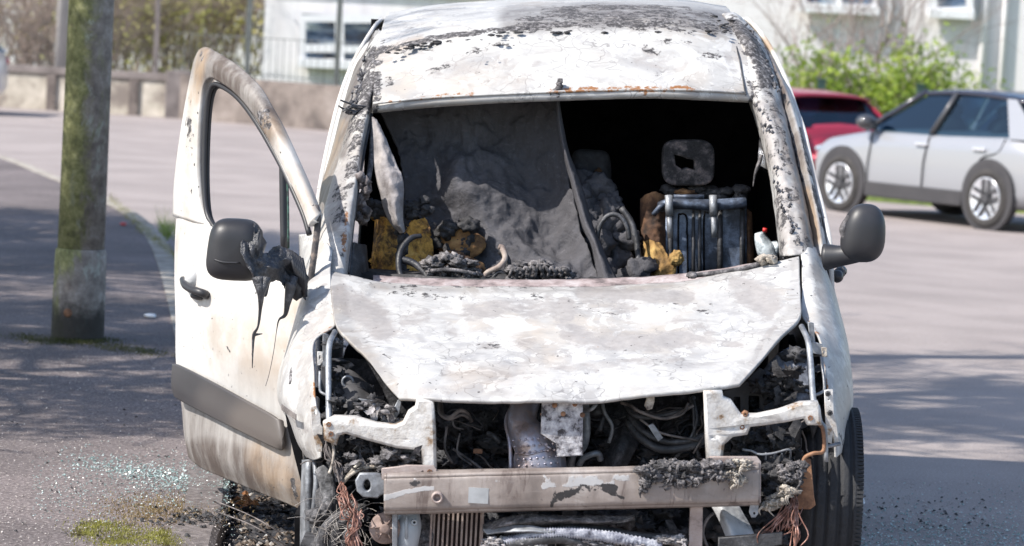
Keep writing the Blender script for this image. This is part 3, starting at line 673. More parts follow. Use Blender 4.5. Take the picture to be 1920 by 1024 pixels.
# ---- roof
roof = [[(698, 209, 11.37), (800, 198, 11.34), (930, 190, 11.32), (1050, 185, 11.31), (1170, 182, 11.31), (1300, 183, 11.32), (1420, 190, 11.37)],
        [(700, 196, 11.36), (800, 185, 11.33), (930, 178, 11.31), (1050, 173, 11.30), (1170, 170, 11.30), (1300, 170, 11.31), (1418, 178, 11.36)],
        [(703, 150, 11.50), (800, 138, 11.47), (930, 128, 11.45), (1050, 122, 11.44), (1170, 120, 11.44), (1300, 121, 11.45), (1408, 128, 11.50)],
        [(706, 103, 11.72), (800, 80, 11.68), (930, 64, 11.66), (1050, 57, 11.65), (1170, 53, 11.65), (1290, 55, 11.66), (1396, 72, 11.72)],
        [(714, 72, 11.98), (810, 52, 11.93), (930, 38, 11.90), (1050, 31, 11.89), (1170, 28, 11.89), (1290, 32, 11.90), (1380, 48, 11.98)],
        [(722, 44, 12.35), (815, 29, 12.3), (930, 18, 12.28), (1050, 12, 12.27), (1170, 10, 12.27), (1290, 14, 12.28), (1368, 28, 12.35)],
        [(730, 30, 12.80), (820, 15, 12.8), (930, 6, 12.8), (1050, 2, 12.8), (1170, 0, 12.8), (1280, 5, 12.8), (1358, 17, 12.8)],
        [(738, 31, 13.20), (825, 18, 13.2), (930, 10, 13.2), (1050, 6, 13.2), (1170, 5, 13.2), (1275, 9, 13.2), (1350, 19, 13.2)]]
rst = [('soot', [(705, 105), (760, 90), (820, 76)], 7, .75), ('soot', [(800, 78), (900, 66), (1000, 55)], 8, .72), ('soot', [(980, 50), (1080, 42), (1200, 44), (1330, 56)], 26, .56), ('soot', [(1020, 30), (1120, 24), (1220, 24), (1330, 36)], 16, .5), ('soot', [(1100, 18), (1290, 22)], 8, .52),
       ('smoke', [(960, 42), (1100, 34), (1250, 36), (1350, 46)], 40, .62), ('bare', [(1040, 36), (1100, 22), (1200, 22), (1300, 36)], 16, .6), ('soot', [(1280, 56), (1370, 62)], 14, .6), ('bare', [(1130, 32), (1200, 30), (1250, 44)], 8, .8),
       ('soot', [(880, 105), (930, 92), (970, 82)], 12, .42), ('soot', [(720, 95), (800, 92)], 20, .40), ('soot', [(1380, 62), (1400, 110), (1412, 180)], 14, .45), ('soot', [(1240, 82), (1290, 84)], 10, .42), ('soot', [(1205, 96), (1235, 102)], 10, .42), ('soot', [(840, 130), (800, 140)], 10, .33),
       ('soot', [(704, 110), (708, 150), (700, 200)], 20, .56), ('soot', [(720, 150), (735, 160)], 12, .4), ('soot', [(1320, 108), (1345, 112)], 8, .42),
       ('rust', [(780, 187), (900, 179)], 5, .42), ('rust', [(1030, 174), (1070, 172), (1300, 168)], 6, .52), ('rust', [(1210, 171), (1290, 170)], 7, .6), ('tan', [(960, 150), (860, 160)], 40, .16), ('tan', [(1290, 140), (1310, 150)], 30, .18), ('tan', [(710, 105), (790, 80)], 12, .45),
       ('bare', [(800, 135), (900, 120), (1000, 140)], 34, .42), ('bare', [(1200, 110), (1250, 125)], 34, .42), ('bare', [(1360, 100), (1380, 150)], 12, .4)]
rp_ = patch('roof', roof, 260, 140, PAINT, van, .012, .005, 3.2, rst)
# folded seam lip along the windscreen header and the raised joint lines
m = MB(); m.tube([P(700, 194, 11.33), P(800, 184, 11.31), P(930, 177, 11.29), P(1050, 172, 11.28), P(1170, 169, 11.28), P(1300, 169, 11.29), P(1397, 174, 11.33)], .005, 8, 6)
m.build('header_seam', PAINT, van, strokes=[('rust', [(1030, 174), (1300, 168)], 9, .5), ('rust', [(720, 192), (900, 179)], 8, .4)])
m = MB(); m.tube([P(1398, 178, 11.31), P(1392, 140, 11.42), P(1384, 100, 11.55), P(1372, 66, 11.72), P(1352, 40, 12.0), P(1340, 30, 12.2)], .0035, 6, 5); m.build('roof_joint', DMET, van)
m = MB()
for k in range(7): m.blob(P(1046+random.uniform(-5, 5), 152+k*4.5, 11.30-.01), (.011, .012, .009), 2, .5, seed=k)
m.build('camera_bracket', ASHM, van)
m = MB()                                                        # flakes of char lying on the roof
for k in range(330):
    if k < 210: x = random.uniform(1010, 1375); y = random.gauss(46-(x-1010)*.0, 8)+(.00025*(x-1190)**2-4)
    elif k < 260: x = random.uniform(720, 1010); y = 98-(x-720)*.155+random.gauss(0, 2.5)
    else: x = random.uniform(860, 970); y = 112-(x-860)*.25+random.gauss(0, 4)
    best = None
    s = random.uniform(.003, .012)
    # lay on the roof surface: nearest control depth by row
    dd = 11.45 if y > 125 else 11.62+(60-y)*.0125 if y < 75 else 11.70-(y-60)*.0033
    m.blob(P(x, y, dd-.02), (s*1.5, s*1.2, s*.5), 1, .5, seed=k)
tag(m.build('char_flakes', CHAR, van), kind='stuff')

# ---- windscreen pillars
pl_ = [[(694, 60, 12.6), (700, 58, 12.4), (710, 56, 12.15), (718, 60, 12.1), (722, 66, 12.1)],
       [(682, 100, 12.1), (688, 100, 11.85), (698, 98, 11.74), (708, 101, 11.72), (716, 108, 11.74)],
       [(668, 150, 11.8), (674, 150, 11.62), (686, 150, 11.52), (700, 150, 11.49), (712, 152, 11.52)],
       [(656, 208, 11.6), (661, 208, 11.42), (674, 207, 11.35), (690, 208, 11.34), (699, 211, 11.42)],
       [(640, 280, 11.30), (645, 280, 11.24), (660, 280, 11.17), (676, 281, 11.16), (683, 283, 11.24)],
       [(616, 360, 11.08), (620, 360, 11.02), (641, 360, 10.94), (663, 362, 10.92), (671, 363, 11.0)],
       [(599, 430, 10.92), (602, 430, 10.86), (626, 430, 10.78), (653, 433, 10.76), (662, 435, 10.84)],
       [(587, 480, 10.84), (590, 480, 10.78), (616, 478, 10.70), (646, 480, 10.68), (656, 482, 10.76)],
       [(575, 520, 11.1), (583, 520, 10.72), (612, 515, 10.64), (642, 518, 10.62), (652, 520, 10.7)]]
pst = [('soot', [(700, 100), (695, 150), (680, 205)], 26, .78), ('soot', [(672, 230), (660, 300), (655, 340)], 22, .52), ('soot', [(650, 340), (640, 420), (640, 480)], 10, .42), ('soot', [(690, 60), (700, 100)], 14, .5), ('bare', [(640, 320), (625, 420)], 26, .75), ('soot', [(665, 220), (645, 340), (630, 400)], 24, .38), ('bare', [(670, 230), (640, 480)], 30, .5), ('bare', [(660, 260), (640, 340)], 20, .6), ('rust', [(648, 400), (644, 470)], 8, .5),
       ('smoke', [(672, 150), (655, 215), (640, 290)], 14, .7)]
patch('windscreen_pillar', pl_, 40, 180, PAINT, van, .006, .008, 16, pst)
prr = [[(1352, 30, 12.2), (1358, 24, 12.1), (1378, 24, 12.1), (1396, 36, 12.2), (1402, 40, 12.5)],
       [(1372, 66, 11.9), (1378, 62, 11.72), (1402, 62, 11.70), (1424, 72, 11.85), (1430, 76, 12.2)],
       [(1388, 110, 11.7), (1394, 108, 11.56), (1420, 108, 11.54), (1444, 116, 11.66), (1448, 118, 12.0)],
       [(1398, 150, 11.6), (1404, 148, 11.42), (1430, 148, 11.40), (1456, 152, 11.50), (1460, 154, 11.9)],
       [(1404, 190, 11.5), (1412, 190, 11.33), (1440, 190, 11.30), (1466, 192, 11.40), (1470, 194, 11.8)],
       [(1420, 240, 11.4), (1430, 240, 11.20), (1456, 240, 11.17), (1478, 240, 11.27), (1482, 242, 11.7)],
       [(1440, 320, 11.2), (1450, 320, 11.02), (1474, 320, 10.99), (1497, 320, 11.08), (1500, 320, 11.5)],
       [(1452, 400, 11.0), (1461, 400, 10.85), (1487, 400, 10.82), (1514, 400, 10.90), (1518, 400, 11.4)],
       [(1462, 480, 10.9), (1469, 480, 10.70), (1496, 478, 10.66), (1528, 478, 10.75), (1534, 478, 11.2)]]
pst = [('soot', [(1370, 44), (1400, 70), (1425, 110), (1440, 150)], 26, .8), ('soot', [(1405, 150), (1440, 180), (1460, 230), (1480, 330)], 18, .50), ('soot', [(1415, 190), (1450, 320), (1466, 470)], 26, .36), ('soot', [(1440, 200), (1480, 330), (1500, 460)], 30, .34), ('bare', [(1430, 200), (1465, 330), (1480, 470)], 22, .75), ('smoke', [(1455, 200), (1495, 330), (1520, 460)], 18, .7),
       ('bare', [(1430, 130), (1455, 240), (1490, 400), (1500, 470)], 24, .62), ('tan', [(1500, 330), (1522, 450)], 12, .5)]
patch('windscreen_pillar', prr, 40, 180, PAINT, van, .006, .008, 16, pst)
m = MB(); m.tube([P(1417, 196, 11.36), P(1436, 260, 11.2), P(1452, 330, 11.05), P(1464, 410, 10.9), P(1470, 486, 10.72)], .006, 6, 4); m.build('windscreen_seal', DMET, van); m = MB(); m.tube([P(697, 214, 11.38), P(683, 282, 11.22), P(670, 362, 11.0), P(660, 436, 10.84), P(653, 512, 10.7)], .006, 6, 4)
m.build('windscreen_seal', DMET, van)
m = MB()                                                          # melted lumps clinging to the pillars
for k in range(90):
    a = random.random(); x = 700-a*38+random.uniform(-14, 12); y = 98+a*115; m.blob(P(x, y, 11.74-a*.40), (.007*random.uniform(.4, 1.3),)*2+(.007,), 2, .8, seed=k)
for k in range(110):
    a = random.random(); x = 1388+a*62+random.uniform(-16, 16); y = 45+a*130; m.blob(P(x, y, 11.85-a*.50), (.007*random.uniform(.4, 1.3),)*2+(.006,), 2, .8, seed=k)
for k in range(40):
    a = random.random(); x = 1425+a*70+random.uniform(-12, 12); y = 190+a*280; m.blob(P(x, y, 11.26-a*.60), (.004*random.uniform(.4, 1.5),)*2+(.007,), 2, .8, seed=k)
CT_ = m.build('charred_trim', rm('pillar_char', [(.36, (.02, .02, .022)), (.52, (.09, .088, .098)), (.68, (.42, .41, .43))], 34, .8, bump=.8, bscale=45, nr=.75), van); tag(CT_, kind='stuff')
m = MB()                                                          # torn shreds at the corner
for k in range(7): a = P(662+k*4, 212-random.uniform(0, 14), 11.36); m.tube([a, a+Vector((-.02-random.random()*.03, -.02, random.uniform(-.012, .015))), a+Vector((-.05, -.03, random.uniform(-.02, .02)))], .0035, 5, 3)
m.build('torn_seal', MELT, van)

# ---- body sides
SILR = [(1400, 34, 12.2), (1424, 58, 12.0), (1450, 98, 11.8), (1474, 150, 11.6), (1494, 206, 11.45), (1509, 250, 11.3), (1527, 330, 11.1), (1545, 400, 10.95), (1557, 460, 10.85), (1562, 560, 10.8), (1575, 650, 10.8), (1585, 800, 10.75), (1580, 1000, 10.75)]
SILL = [(716, 36, 12.5), (702, 50, 12.3), (672, 98, 12.1), (650, 145, 12.0), (630, 208, 11.9), (612, 285, 11.8), (598, 360, 11.7), (594, 420, 11.7), (594, 520, 11.7), (596, 700, 11.65), (600, 950, 11.65)]
for s_, SL in ((1, SILR), (-1, SILL)):
    rws = []
    for a_ in SL:
        p = P(*a_); rws.append([Vector((p.x, y, p.z)) for y in np.linspace(p.y, 13.2, 5)])
    st = [('smoke', [(1450, 120), (1500, 260), (1545, 440)], 14, .25), ('tan', [(1437, 72), (1442, 88)], 14, .9), ('soot', [(1490, 230), (1530, 380), (1548, 430)], 6, .5)] if s_ > 0 else [('smoke', [(655, 150), (640, 215)], 5, .3)]
    patch('side_panel', rws, 30, 90, DOORP, van, .015, 0, 1, st, raw=True, off=0)
# rear closing panel, floor and sooty lining of the load space
m = MB(); m.v = [Vector(q) for q in ((-.66, 13.19, .25), (1.03, 13.19, .25), (1.04, 13.19, 1.0), (.93, 13.19, 1.5), (.78, 13.19, 1.76), (-.36, 13.19, 1.70), (-.53, 13.19, 1.45), (-.64, 13.19, 1.0))]; m.f = [(0, 1, 2, 3, 4, 5, 6, 7)]; m.build('rear_panel', DOORP, van, False, strokes=[])
m = MB()
m.box((.17, 12.62, .95), (1.55, .02, 1.7)); m.box((.17, 11.9, .30), (1.5, 2.5, .03)); m.box((.955, 11.95, .80), (.02, 1.9, 1.0))
m.build('bulkhead', BLACK, van, False)
# dark band (door frame) along the right edge: rows of outer/inner points
patch('door_frame', [[(1424, 72, 11.95), (1436, 84, 11.9), (1450, 92, 12.0)], [(1443, 116, 11.70), (1456, 124, 11.66), (1463, 132, 11.8)], [(1456, 152, 11.55), (1470, 158, 11.5), (1480, 166, 11.6)], [(1467, 192, 11.43), (1484, 196, 11.38), (1494, 200, 11.5)],
                     [(1479, 240, 11.30), (1497, 242, 11.26), (1507, 246, 11.36)], [(1498, 320, 11.10), (1516, 322, 11.06), (1525, 326, 11.16)], [(1515, 400, 10.95), (1533, 400, 10.9), (1543, 402, 11.0)], [(1529, 478, 10.80), (1545, 478, 10.76), (1556, 478, 10.86)]],
      12, 120, PAINT, van, .01, .003, 14, [('smoke', [(1430, 80), (1465, 170), (1500, 300), (1530, 440)], 16, .92), ('soot', [(1437, 116), (1480, 240), (1505, 340)], 5, .6), ('tan', [(1510, 360), (1530, 450)], 14, .7), ('soot', [(1545, 430), (1520, 330), (1500, 240)], 6, .6)])
patch('door_frame', [[(712, 50, 12.5), (704, 56, 12.4), (697, 62, 12.3)], [(683, 96, 12.1), (686, 98, 11.95), (692, 100, 11.9)], [(664, 130, 11.95), (671, 132, 11.8), (680, 134, 11.72)], [(641, 205, 11.7), (650, 207, 11.55), (660, 208, 11.48)], [(622, 280, 11.6), (632, 282, 11.4), (643, 284, 11.3)], [(602, 350, 11.5), (610, 352, 11.3), (620, 354, 11.12)], [(597, 395, 11.4), (600, 398, 11.2), (606, 402, 11.0)]],
      12, 100, PAINT, van, .01, .002, 14, [('smoke', [(700, 60), (665, 140), (648, 208), (630, 285), (600, 390)], 22, .8), ('tan', [(645, 230), (612, 340)], 10, .5)])
patch('rear_door_frame', [[(697, 52, 12.5), (700, 58, 12.35), (702, 64, 12.3)], [(668, 98, 12.2), (676, 102, 12.05), (684, 106, 12.0)], [(645, 150, 12.1), (654, 153, 11.95), (663, 156, 11.88)], [(625, 215, 12.0), (634, 218, 11.85), (643, 220, 11.75)], [(606, 300, 11.9), (614, 302, 11.75), (622, 304, 11.65)], [(592, 385, 11.8), (598, 388, 11.65), (604, 390, 11.55)], [(580, 470, 11.8), (588, 474, 11.65), (596, 476, 11.55)]],
      10, 100, DOORP, van, .01, 0, 1, [])

# ---- front wings
wl = [[(560, 440, 11.3), (596, 440, 10.92), (612, 455, 10.74), (624, 470, 10.70)],
      [(560, 500, 11.2), (578, 500, 10.76), (600, 502, 10.64), (619, 504, 10.60)],
      [(548, 560, 11.1), (566, 560, 10.56), (594, 560, 10.46), (622, 560, 10.44)],
      [(540, 612, 11.0), (556, 612, 10.42), (588, 614, 10.32), (629, 606, 10.24)],
      [(532, 655, 10.9), (544, 655, 10.30), (566, 656, 10.20), (588, 640, 10.12)],
      [(520, 700, 10.8), (532, 700, 10.20), (558, 704, 10.08), (588, 700, 9.98)],
      [(520, 745, 10.7), (530, 748, 10.14), (556, 758, 10.0), (590, 750, 9.88)],
      [(540, 790, 10.5), (548, 792, 10.08), (568, 798, 9.94), (597, 796, 9.82)],
      [(556, 830, 10.4), (562, 832, 10.04), (578, 838, 9.92), (601, 830, 9.80)],
      [(574, 858, 10.3), (578, 859, 10.02), (588, 863, 9.92), (600, 858, 9.80)]]
wst = [('bare', [(560, 560), (590, 600), (566, 700), (576, 800)], 24, .55), ('bare', [(610, 540), (600, 600)], 20, .5), ('soot', [(546, 690), (544, 720)], 4, .75), ('rust', [(589, 720), (590, 745)], 5, .7), ('smoke', [(560, 640), (570, 760), (580, 850)], 30, .2), ('rust', [(590, 640), (622, 612)], 4, .45), ('soot', [(575, 840), (600, 860)], 10, .35)]
patch('front_wing', wl, 30, 150, PAINT, van, .006, .003, 8, wst)
wr = [[(1500, 462, 10.72), (1518, 460, 10.74), (1540, 470, 10.9), (1552, 480, 11.3)],
      [(1503, 490, 10.62), (1524, 490, 10.64), (1546, 500, 10.78), (1556, 505, 11.2)],
      [(1504, 540, 10.46), (1532, 540, 10.48), (1560, 545, 10.62), (1566, 548, 11.1)],
      [(1503, 590, 10.30), (1540, 596, 10.28), (1574, 600, 10.46), (1580, 602, 11.0)],
      [(1535, 630, 10.10), (1556, 642, 10.14), (1586, 645, 10.34), (1590, 645, 10.9)],
      [(1545, 680, 9.98), (1566, 690, 10.04), (1594, 695, 10.24), (1597, 695, 10.8)],
      [(1553, 730, 9.90), (1572, 740, 9.96), (1597, 742, 10.18), (1600, 742, 10.7)],
      [(1560, 780, 9.84), (1576, 785, 9.92), (1596, 785, 10.14), (1598, 785, 10.6)],
      [(1567, 825, 9.80), (1580, 826, 9.90), (1592, 826, 10.12), (1594, 826, 10.5)],
      [(1568, 858, 9.80), (1578, 850, 9.90), (1586, 840, 10.12), (1588, 838, 10.5)]]
patch('front_wing', wr, 30, 150, PAINT, van, .006, .003, 8, [('bare', [(1540, 500), (1560, 620), (1580, 720), (1585, 800)], 30, .6), ('rust', [(1545, 680), (1553, 735)], 4, .5), ('soot', [(1575, 820), (1590, 835)], 16, .5), ('soot', [(1501, 485), (1502, 560)], 4, .5), ('rust', [(1505, 590), (1535, 625)], 4, .4), ('soot', [(1575, 560), (1590, 640)], 5, .3)])
# slim door skin seen past the right wing
m = MB(); m.tube([P(1566, 518, 11.2), P(1572, 514, 11.15), P(1578, 508, 11.2)], .02, 10, 4); m.build('door_handle', PLAST, van)

# ---- the open front door (swung about its front hinge)
HNG = Vector((P(572, 700, 10.62).x, 10.62, 0)); DD = Vector((-.545, .838, 0)).normalized(); DN = Vector((DD.y*-1, DD.x, 0)) # outward normal
if DN.y > 0: DN = -DN
def DP(px, py, o=0.0):
    v = P(px, py, 10)-CP; q = (HNG+DN*o-CP).dot(DN)/v.dot(DN); return CP+v*q
def drow(l): return [DP(*p) for p in l]
dp = [drow([(331, 400, .0), (345, 405, .02), (372, 412, .026), (400, 428, .03), (440, 452, .03), (480, 478, .03), (530, 512, .026), (574, 545, .01)]),
      drow([(328, 450, .0), (342, 456, .03), (372, 466, .045), (400, 480, .05), (440, 500, .05), (480, 522, .05), (530, 550, .045), (572, 574, .02)]),
      drow([(327, 520, .0), (340, 526, .035), (370, 538, .055), (400, 552, .06), (440, 570, .06), (480, 590, .06), (530, 612, .05), (571, 628, .02)]),
      drow([(329, 600, .0), (341, 606, .03), (370, 618, .055), (400, 632, .06), (440, 650, .06), (480, 670, .06), (530, 695, .05), (569, 712, .02)]),
      drow([(330, 680, .0), (342, 688, .022), (370, 700, .04), (400, 714, .045), (440, 735, .045), (480, 757, .045), (530, 785, .04), (567, 802, .02)]),
      drow([(340, 760, .0), (350, 766, .03), (376, 778, .05), (405, 792, .056), (442, 810, .056), (482, 830, .056), (530, 852, .045), (566, 868, .02)]),
      drow([(345, 815, .0), (355, 824, .03), (378, 838, .05), (408, 852, .055), (444, 868, .055), (484, 886, .055), (530, 905, .045), (566, 918, .02)]),
      drow([(353, 856, -.01), (366, 870, .01), (386, 882, .02), (412, 893, .025), (446, 907, .025), (486, 924, .025), (530, 941, .02), (566, 957, .0)])]
dst = [('smoke', [(385, 876), (460, 896), (530, 932)], 110, 1.0), ('smoke', [(350, 820), (420, 830), (500, 870), (566, 900)], 150, .70), ('smoke', [(560, 700), (552, 800), (556, 900)], 70, .52), ('smoke', [(480, 720), (540, 770)], 110, .42), ('smoke', [(470, 660), (530, 700)], 120, .22),
       ('tan', [(470, 640), (530, 660), (556, 640)], 100, .42), ('tan', [(500, 850), (530, 900), (556, 930)], 50, .5), ('tan', [(560, 570), (566, 640)], 22, .5), ('soot', [(548, 900), (560, 950)], 7, .55), ('soot', [(425, 648), (432, 665)], 3, .6), ('soot', [(412, 660), (420, 668)], 3, .5)]
door = patch('front_door', dp, 140, 150, DOORP, van, .035, 0, 1, dst, raw=True, off=1)
def frame_strip(name, outer, inner, mat, o0, o1, th, st, par=door, nu=110, offs=0):
    rws = [drow([(x, y, o0) for x, y in outer]), drow([((a[0]*.5+b[0]*.5), (a[1]*.5+b[1]*.5), o1+.004) for a, b in zip(outer, inner)]), drow([(x, y, o1) for x, y in inner])]
    return patch(name, rws, nu, 12, mat, par, th, 0, 1, st, raw=True, off=offs)
outer = [(331, 405), (333, 350), (341, 280), (351, 215), (361, 160), (372, 112), (386, 93), (408, 102), (445, 126), (482, 160), (503, 196), (526, 238), (552, 296), (575, 348), (590, 385), (598, 402)]
inner = [(400, 425), (384, 395), (377, 330), (378, 250), (382, 195), (388, 160), (400, 146), (416, 152), (440, 168), (466, 194), (490, 226), (508, 256), (532, 300), (556, 350), (577, 398), (586, 425)]
frame_strip('window_frame', outer, inner, DOORP, -.012, .012, .03,
            [('smoke', [(400, 122), (440, 145), (478, 185), (500, 228)], 70, 1.0), ('smoke', [(395, 112), (440, 136), (485, 180)], 40, 1.0), ('smoke', [(402, 126), (440, 150), (478, 190), (495, 225)], 34, 1.0), ('tan', [(386, 100), (376, 150), (370, 190)], 14, .75), ('tan', [(505, 235), (560, 340), (588, 400)], 22, .42), ('soot', [(498, 215), (505, 235)], 12, .55), ('soot', [(362, 225), (364, 262)], 10, .5), ('soot', [(384, 102), (386, 116)], 6, .5), ('soot', [(370, 350), (364, 360)], 5, .4)])
m = MB()
seal = [(404, 430), (388, 400), (383, 340), (384, 260), (388, 200), (394, 170), (402, 158), (416, 162), (440, 178), (462, 202), (484, 234), (503, 266), (528, 312), (550, 358), (570, 405), (580, 440)]
m.tube([DP(x, y, .012) for x, y in seal], .0095, 8, 4); m.tube([DP(x+7, y+5, -.004) for x, y in seal[:9]], .007, 8, 4); m.build('window_seal', PLAST, door)
m = MB(); m.tube([DP(x, y, .02) for x, y in ((402, 152), (416, 156), (440, 172), (462, 196), (484, 228), (503, 260), (527, 306), (548, 350))], .0022, 6, 4); m.build('seal_edge', WMET, door)
m = MB(); m.tube([DP(530, 292, 0), DP(531, 380, 0), DP(533, 470, 0)], .0125, 8, 3); m.build('divider_bar', PLAST, door)
m = MB(); m.tube([DP(538, 300, .004), DP(540, 380, .004), DP(541, 466, .004)], .004, 6, 3); m.build('glass_edge', rm('glass_green', [(.4, (.02, .03, .028)), (.6, (.06, .16, .12)), (.7, (.3, .4, .36))], 40, .4, bump=.4), door)
m = MB(); m.tube([DP(592, 386, 0), DP(596, 415, 0), DP(590, 470, 0), DP(583, 520, 0), DP(576, 560, 0)], .011, 8, 4); m.build('hinge_edge', rm('door_edge_scorched', [(.35, (.02, .02, .022)), (.55, (.10, .09, .09)), (.7, (.35, .27, .22))], 18, .7), door)
# sill of the window: rubber strip
m = MB(); m.tube([DP(400, 432, .03), DP(440, 456, .035), DP(500, 494, .03), DP(560, 536, .015)], .010, 6, 4); m.build('waist_seal', PLAST, door)
# protective moulding
mo = [drow([(329, 688, .05), (336, 684, .065), (400, 716, .072), (460, 749, .072), (515, 780, .066), (530, 797, .052)]),
      drow([(327, 705, .055), (336, 706, .068), (400, 738, .072), (460, 771, .072), (518, 803, .067), (532, 817, .057)]),
      drow([(327, 722, .055), (336, 728, .068), (400, 762, .072), (460, 793, .072), (518, 821, .067), (534, 833, .057)]),
      drow([(330, 736, .05), (340, 748, .062), (400, 780, .068), (460, 810, .068), (515, 836, .062), (533, 841, .05)])]
patch('side_moulding', mo, 70, 24, MOULD, door, .012, 0, 1, [('smoke', [(470, 790), (530, 820)], 60, .85), ('smoke', [(400, 750), (470, 790)], 40, .3)], raw=True, off=-1)
# handle: recess dish and grip
m = MB()
q = DP(362, 522, .052); m.blob(q, (.030, .030, .036), 3, .0); m.build('handle_recess', rm('recess', [(.3, (.42, .42, .42)), (.7, (.6, .6, .6))], 8, .5), door)
m = MB(); m.tube([DP(343, 524, .05), DP(347, 534, .085), DP(358, 542, .095), (DP(372, 547, .095)), DP(385, 552, .075), DP(386, 556, .05)], [.012, .014, .014, .014, .015, .012], 10, 5)
m.blob(DP(372, 555, .065), (.028, .03, .014), 3, .15); m.build('door_handle', PLAST, door)
# door mirror, half melted
def dbox(cx, cy, o, w_, h_, dp_): return DP(cx, cy, o)
mc = P(440, 467, 10.42)
m = MB(); import bmesh as _b
def mirror_shell(name, cx, cy, d, hw, hh, dep, ex=3.2, tilt=0):
    c0 = P(cx, cy, d); vs = []; n1, n2 = 36, 24; Gd = []
    for j in range(n2+1):
        v = -math.pi/2+math.pi*j/n2; rw = []
        for i in range(n1):
            u = 2*math.pi*i/n1
            def sp(a, e): return math.copysign(abs(a)**(2/e), a)
            x = sp(math.cos(v), ex)*sp(math.cos(u), ex); z = sp(math.cos(v), ex)*sp(math.sin(u), ex); y = sp(math.sin(v), 2.2)
            tp = 1-.10*z*(1 if tilt >= 0 else 1)
            rw.append(c0+Vector((x*hw*tp+z*tilt*hw, y*dep-(x*x+z*z)*0, z*hh)))
        Gd.append(rw)
    me = grid_mesh(name, Gd, True); return me
me = mirror_shell('mirror', 442, 468, 10.40, .092, .102, .075, 3.6); mir = link('mirror', me, PLAST, door)
m = MB(); m.tube([P(402, 487, 10.335), P(420, 492, 10.325), (P(450, 493, 10.325))], .0035, 6, 4); m.build('crease_line', PLAST, mir)
random.seed(4)
# open, burnt side of the mirror head: glossy black cavity and sagging melt
m = MB(); m.blob(P(478, 470, 10.38), (.028, .06, .078), 3, .5, 2.2); m.build('mirror_cavity', MELT, door)
RF = random.Random(14)
def fold(ys, amp_, d0, d1, xs_0=456, xs_1=572):
    n = len(ys); return [(xs_0+(xs_1-xs_0)*k/(n-1)+RF.uniform(-3, 3), y+RF.uniform(-3, 3), d0+(d1-d0)*k/(n-1)+RF.uniform(-amp_, amp_)) for k, y in enumerate(ys)]
mel = [fold([446, 456, 470, 474, 467, 462, 468, 482, 508], .006, 10.31, 10.50), fold([466, 476, 486, 488, 482, 480, 486, 500, 524], .022, 10.29, 10.48, 454), fold([486, 498, 504, 502, 498, 500, 508, 520, 538], .026, 10.28, 10.47, 457, 574),
       fold([500, 518, 524, 514, 510, 518, 526, 536, 550], .026, 10.29, 10.47, 464, 575), fold([510, 540, 556, 528, 522, 536, 552, 548, 560], .014, 10.32, 10.48, 470, 574)]
patch('melted_skirt', mel, 150, 70, MELT, door, .006, .014, 22, [], seed=2)
m = MB()
m.tube([P(484, 520, 10.3), P(489, 552, 10.29), P(488, 580, 10.31), P(484, 612, 10.33), P(476, 628, 10.35), P(474, 660, 10.36), P(473, 690, 10.37)], [.022, .012, .006, .0035, .006, .003, .0015], 7, 5)
m.tube([P(500, 520, 10.3), P(492, 548, 10.29), P(489, 565, 10.3)], [.016, .010, .003], 7, 4)
m.tube([P(476, 628, 10.35), P(492, 626, 10.36)], [.006, .0015], 6, 3)
m.tube([P(546, 530, 10.4), P(540, 560, 10.4), P(535, 590, 10.42), P(523, 600, 10.42), P(518, 625, 10.43), P(513, 660, 10.44), P(505, 700, 10.45), P(498, 724, 10.45)], [.020, .012, .007, .003, .0012, .0012, .001, .001], 7, 5)
m.tube([P(552, 520, 10.42), P(545, 548, 10.4), P(536, 588, 10.41)], [.014, .014, .005], 7, 4)
m.build('melt_drips', MELT, door)
m = MB()
for k in range(6): m.tube([P(540+k*5, 470+k*3, 10.45), P(552+k*4, 500+k*5, 10.42), P(562+k*2, 545+k*2, 10.46)], .008, 6, 4)
m.blob(P(560, 530, 10.47), (.03, .04, .05), 3, .4, 2); m.build('melted_mount', PLAST, door)
# right-hand mirror
m = MB(); me = mirror_shell('mirror', 1619, 437, 10.62, .073, .098, .06, 2.6, .06); mr = link('mirror', me, PLAST, van)
m = MB(); m.tube([P(1548, 482, 10.66), P(1575, 480, 10.64), P(1610, 474, 10.62), P(1640, 466, 10.62)], [.046, .036, .032, .028], 12, 4); m.build('mirror_arm', PLAST, van)
m = MB(); m.tube([P(1590, 455, 10.6), P(1580, 430, 10.6), P(1592, 405, 10.6)], [.012, .012, .008], 8, 4); m.build('torn_edge', ASHM, mr)
m = MB(); m.tube([P(1578, 500, 10.62), P(1583, 506, 10.61), P(1586, 514, 10.61)], .0025, 5, 2); m.build('hanging_wire', PLAST, mr); m = MB(); m.blob(P(1570, 518, 11.0), (.022, .03, .022), 3, .1); m.build('mirror_pivot', PLAST, mr)
# ---------------------------------------------------------------- cabin
random.seed(31)
dr = [[(700, 200, 11.55), (760, 190, 11.6), (840, 185, 11.60), (930, 180, 11.62), (1000, 178, 11.58), (1040, 176, 11.5)],
      [(742, 260, 11.55), (790, 250, 11.62), (860, 255, 11.58), (930, 250, 11.62), (1010, 260, 11.56), (1052, 270, 11.48)],
      [(756, 320, 11.5), (800, 320, 11.55), (860, 312, 11.48), (930, 328, 11.52), (1020, 340, 11.52), (1068, 345, 11.42)],
      [(764, 376, 11.48), (805, 366, 11.50), (868, 352, 11.42), (940, 380, 11.42), (1025, 410, 11.45), (1085, 420, 11.33)],
      [(800, 412, 11.48), (840, 408, 11.48), (890, 404, 11.40), (955, 436, 11.34), (1040, 475, 11.33), (1106, 478, 11.2)],
      [(900, 520, 11.3), (930, 520, 11.28), (985, 520, 11.22), (1030, 525, 11.14), (1080, 530, 11.1), (1130, 530, 11.05)]]
patch('hanging_headliner', dr, 150, 150, CLOTH, van, .008, .045, 7, [], seed=4)
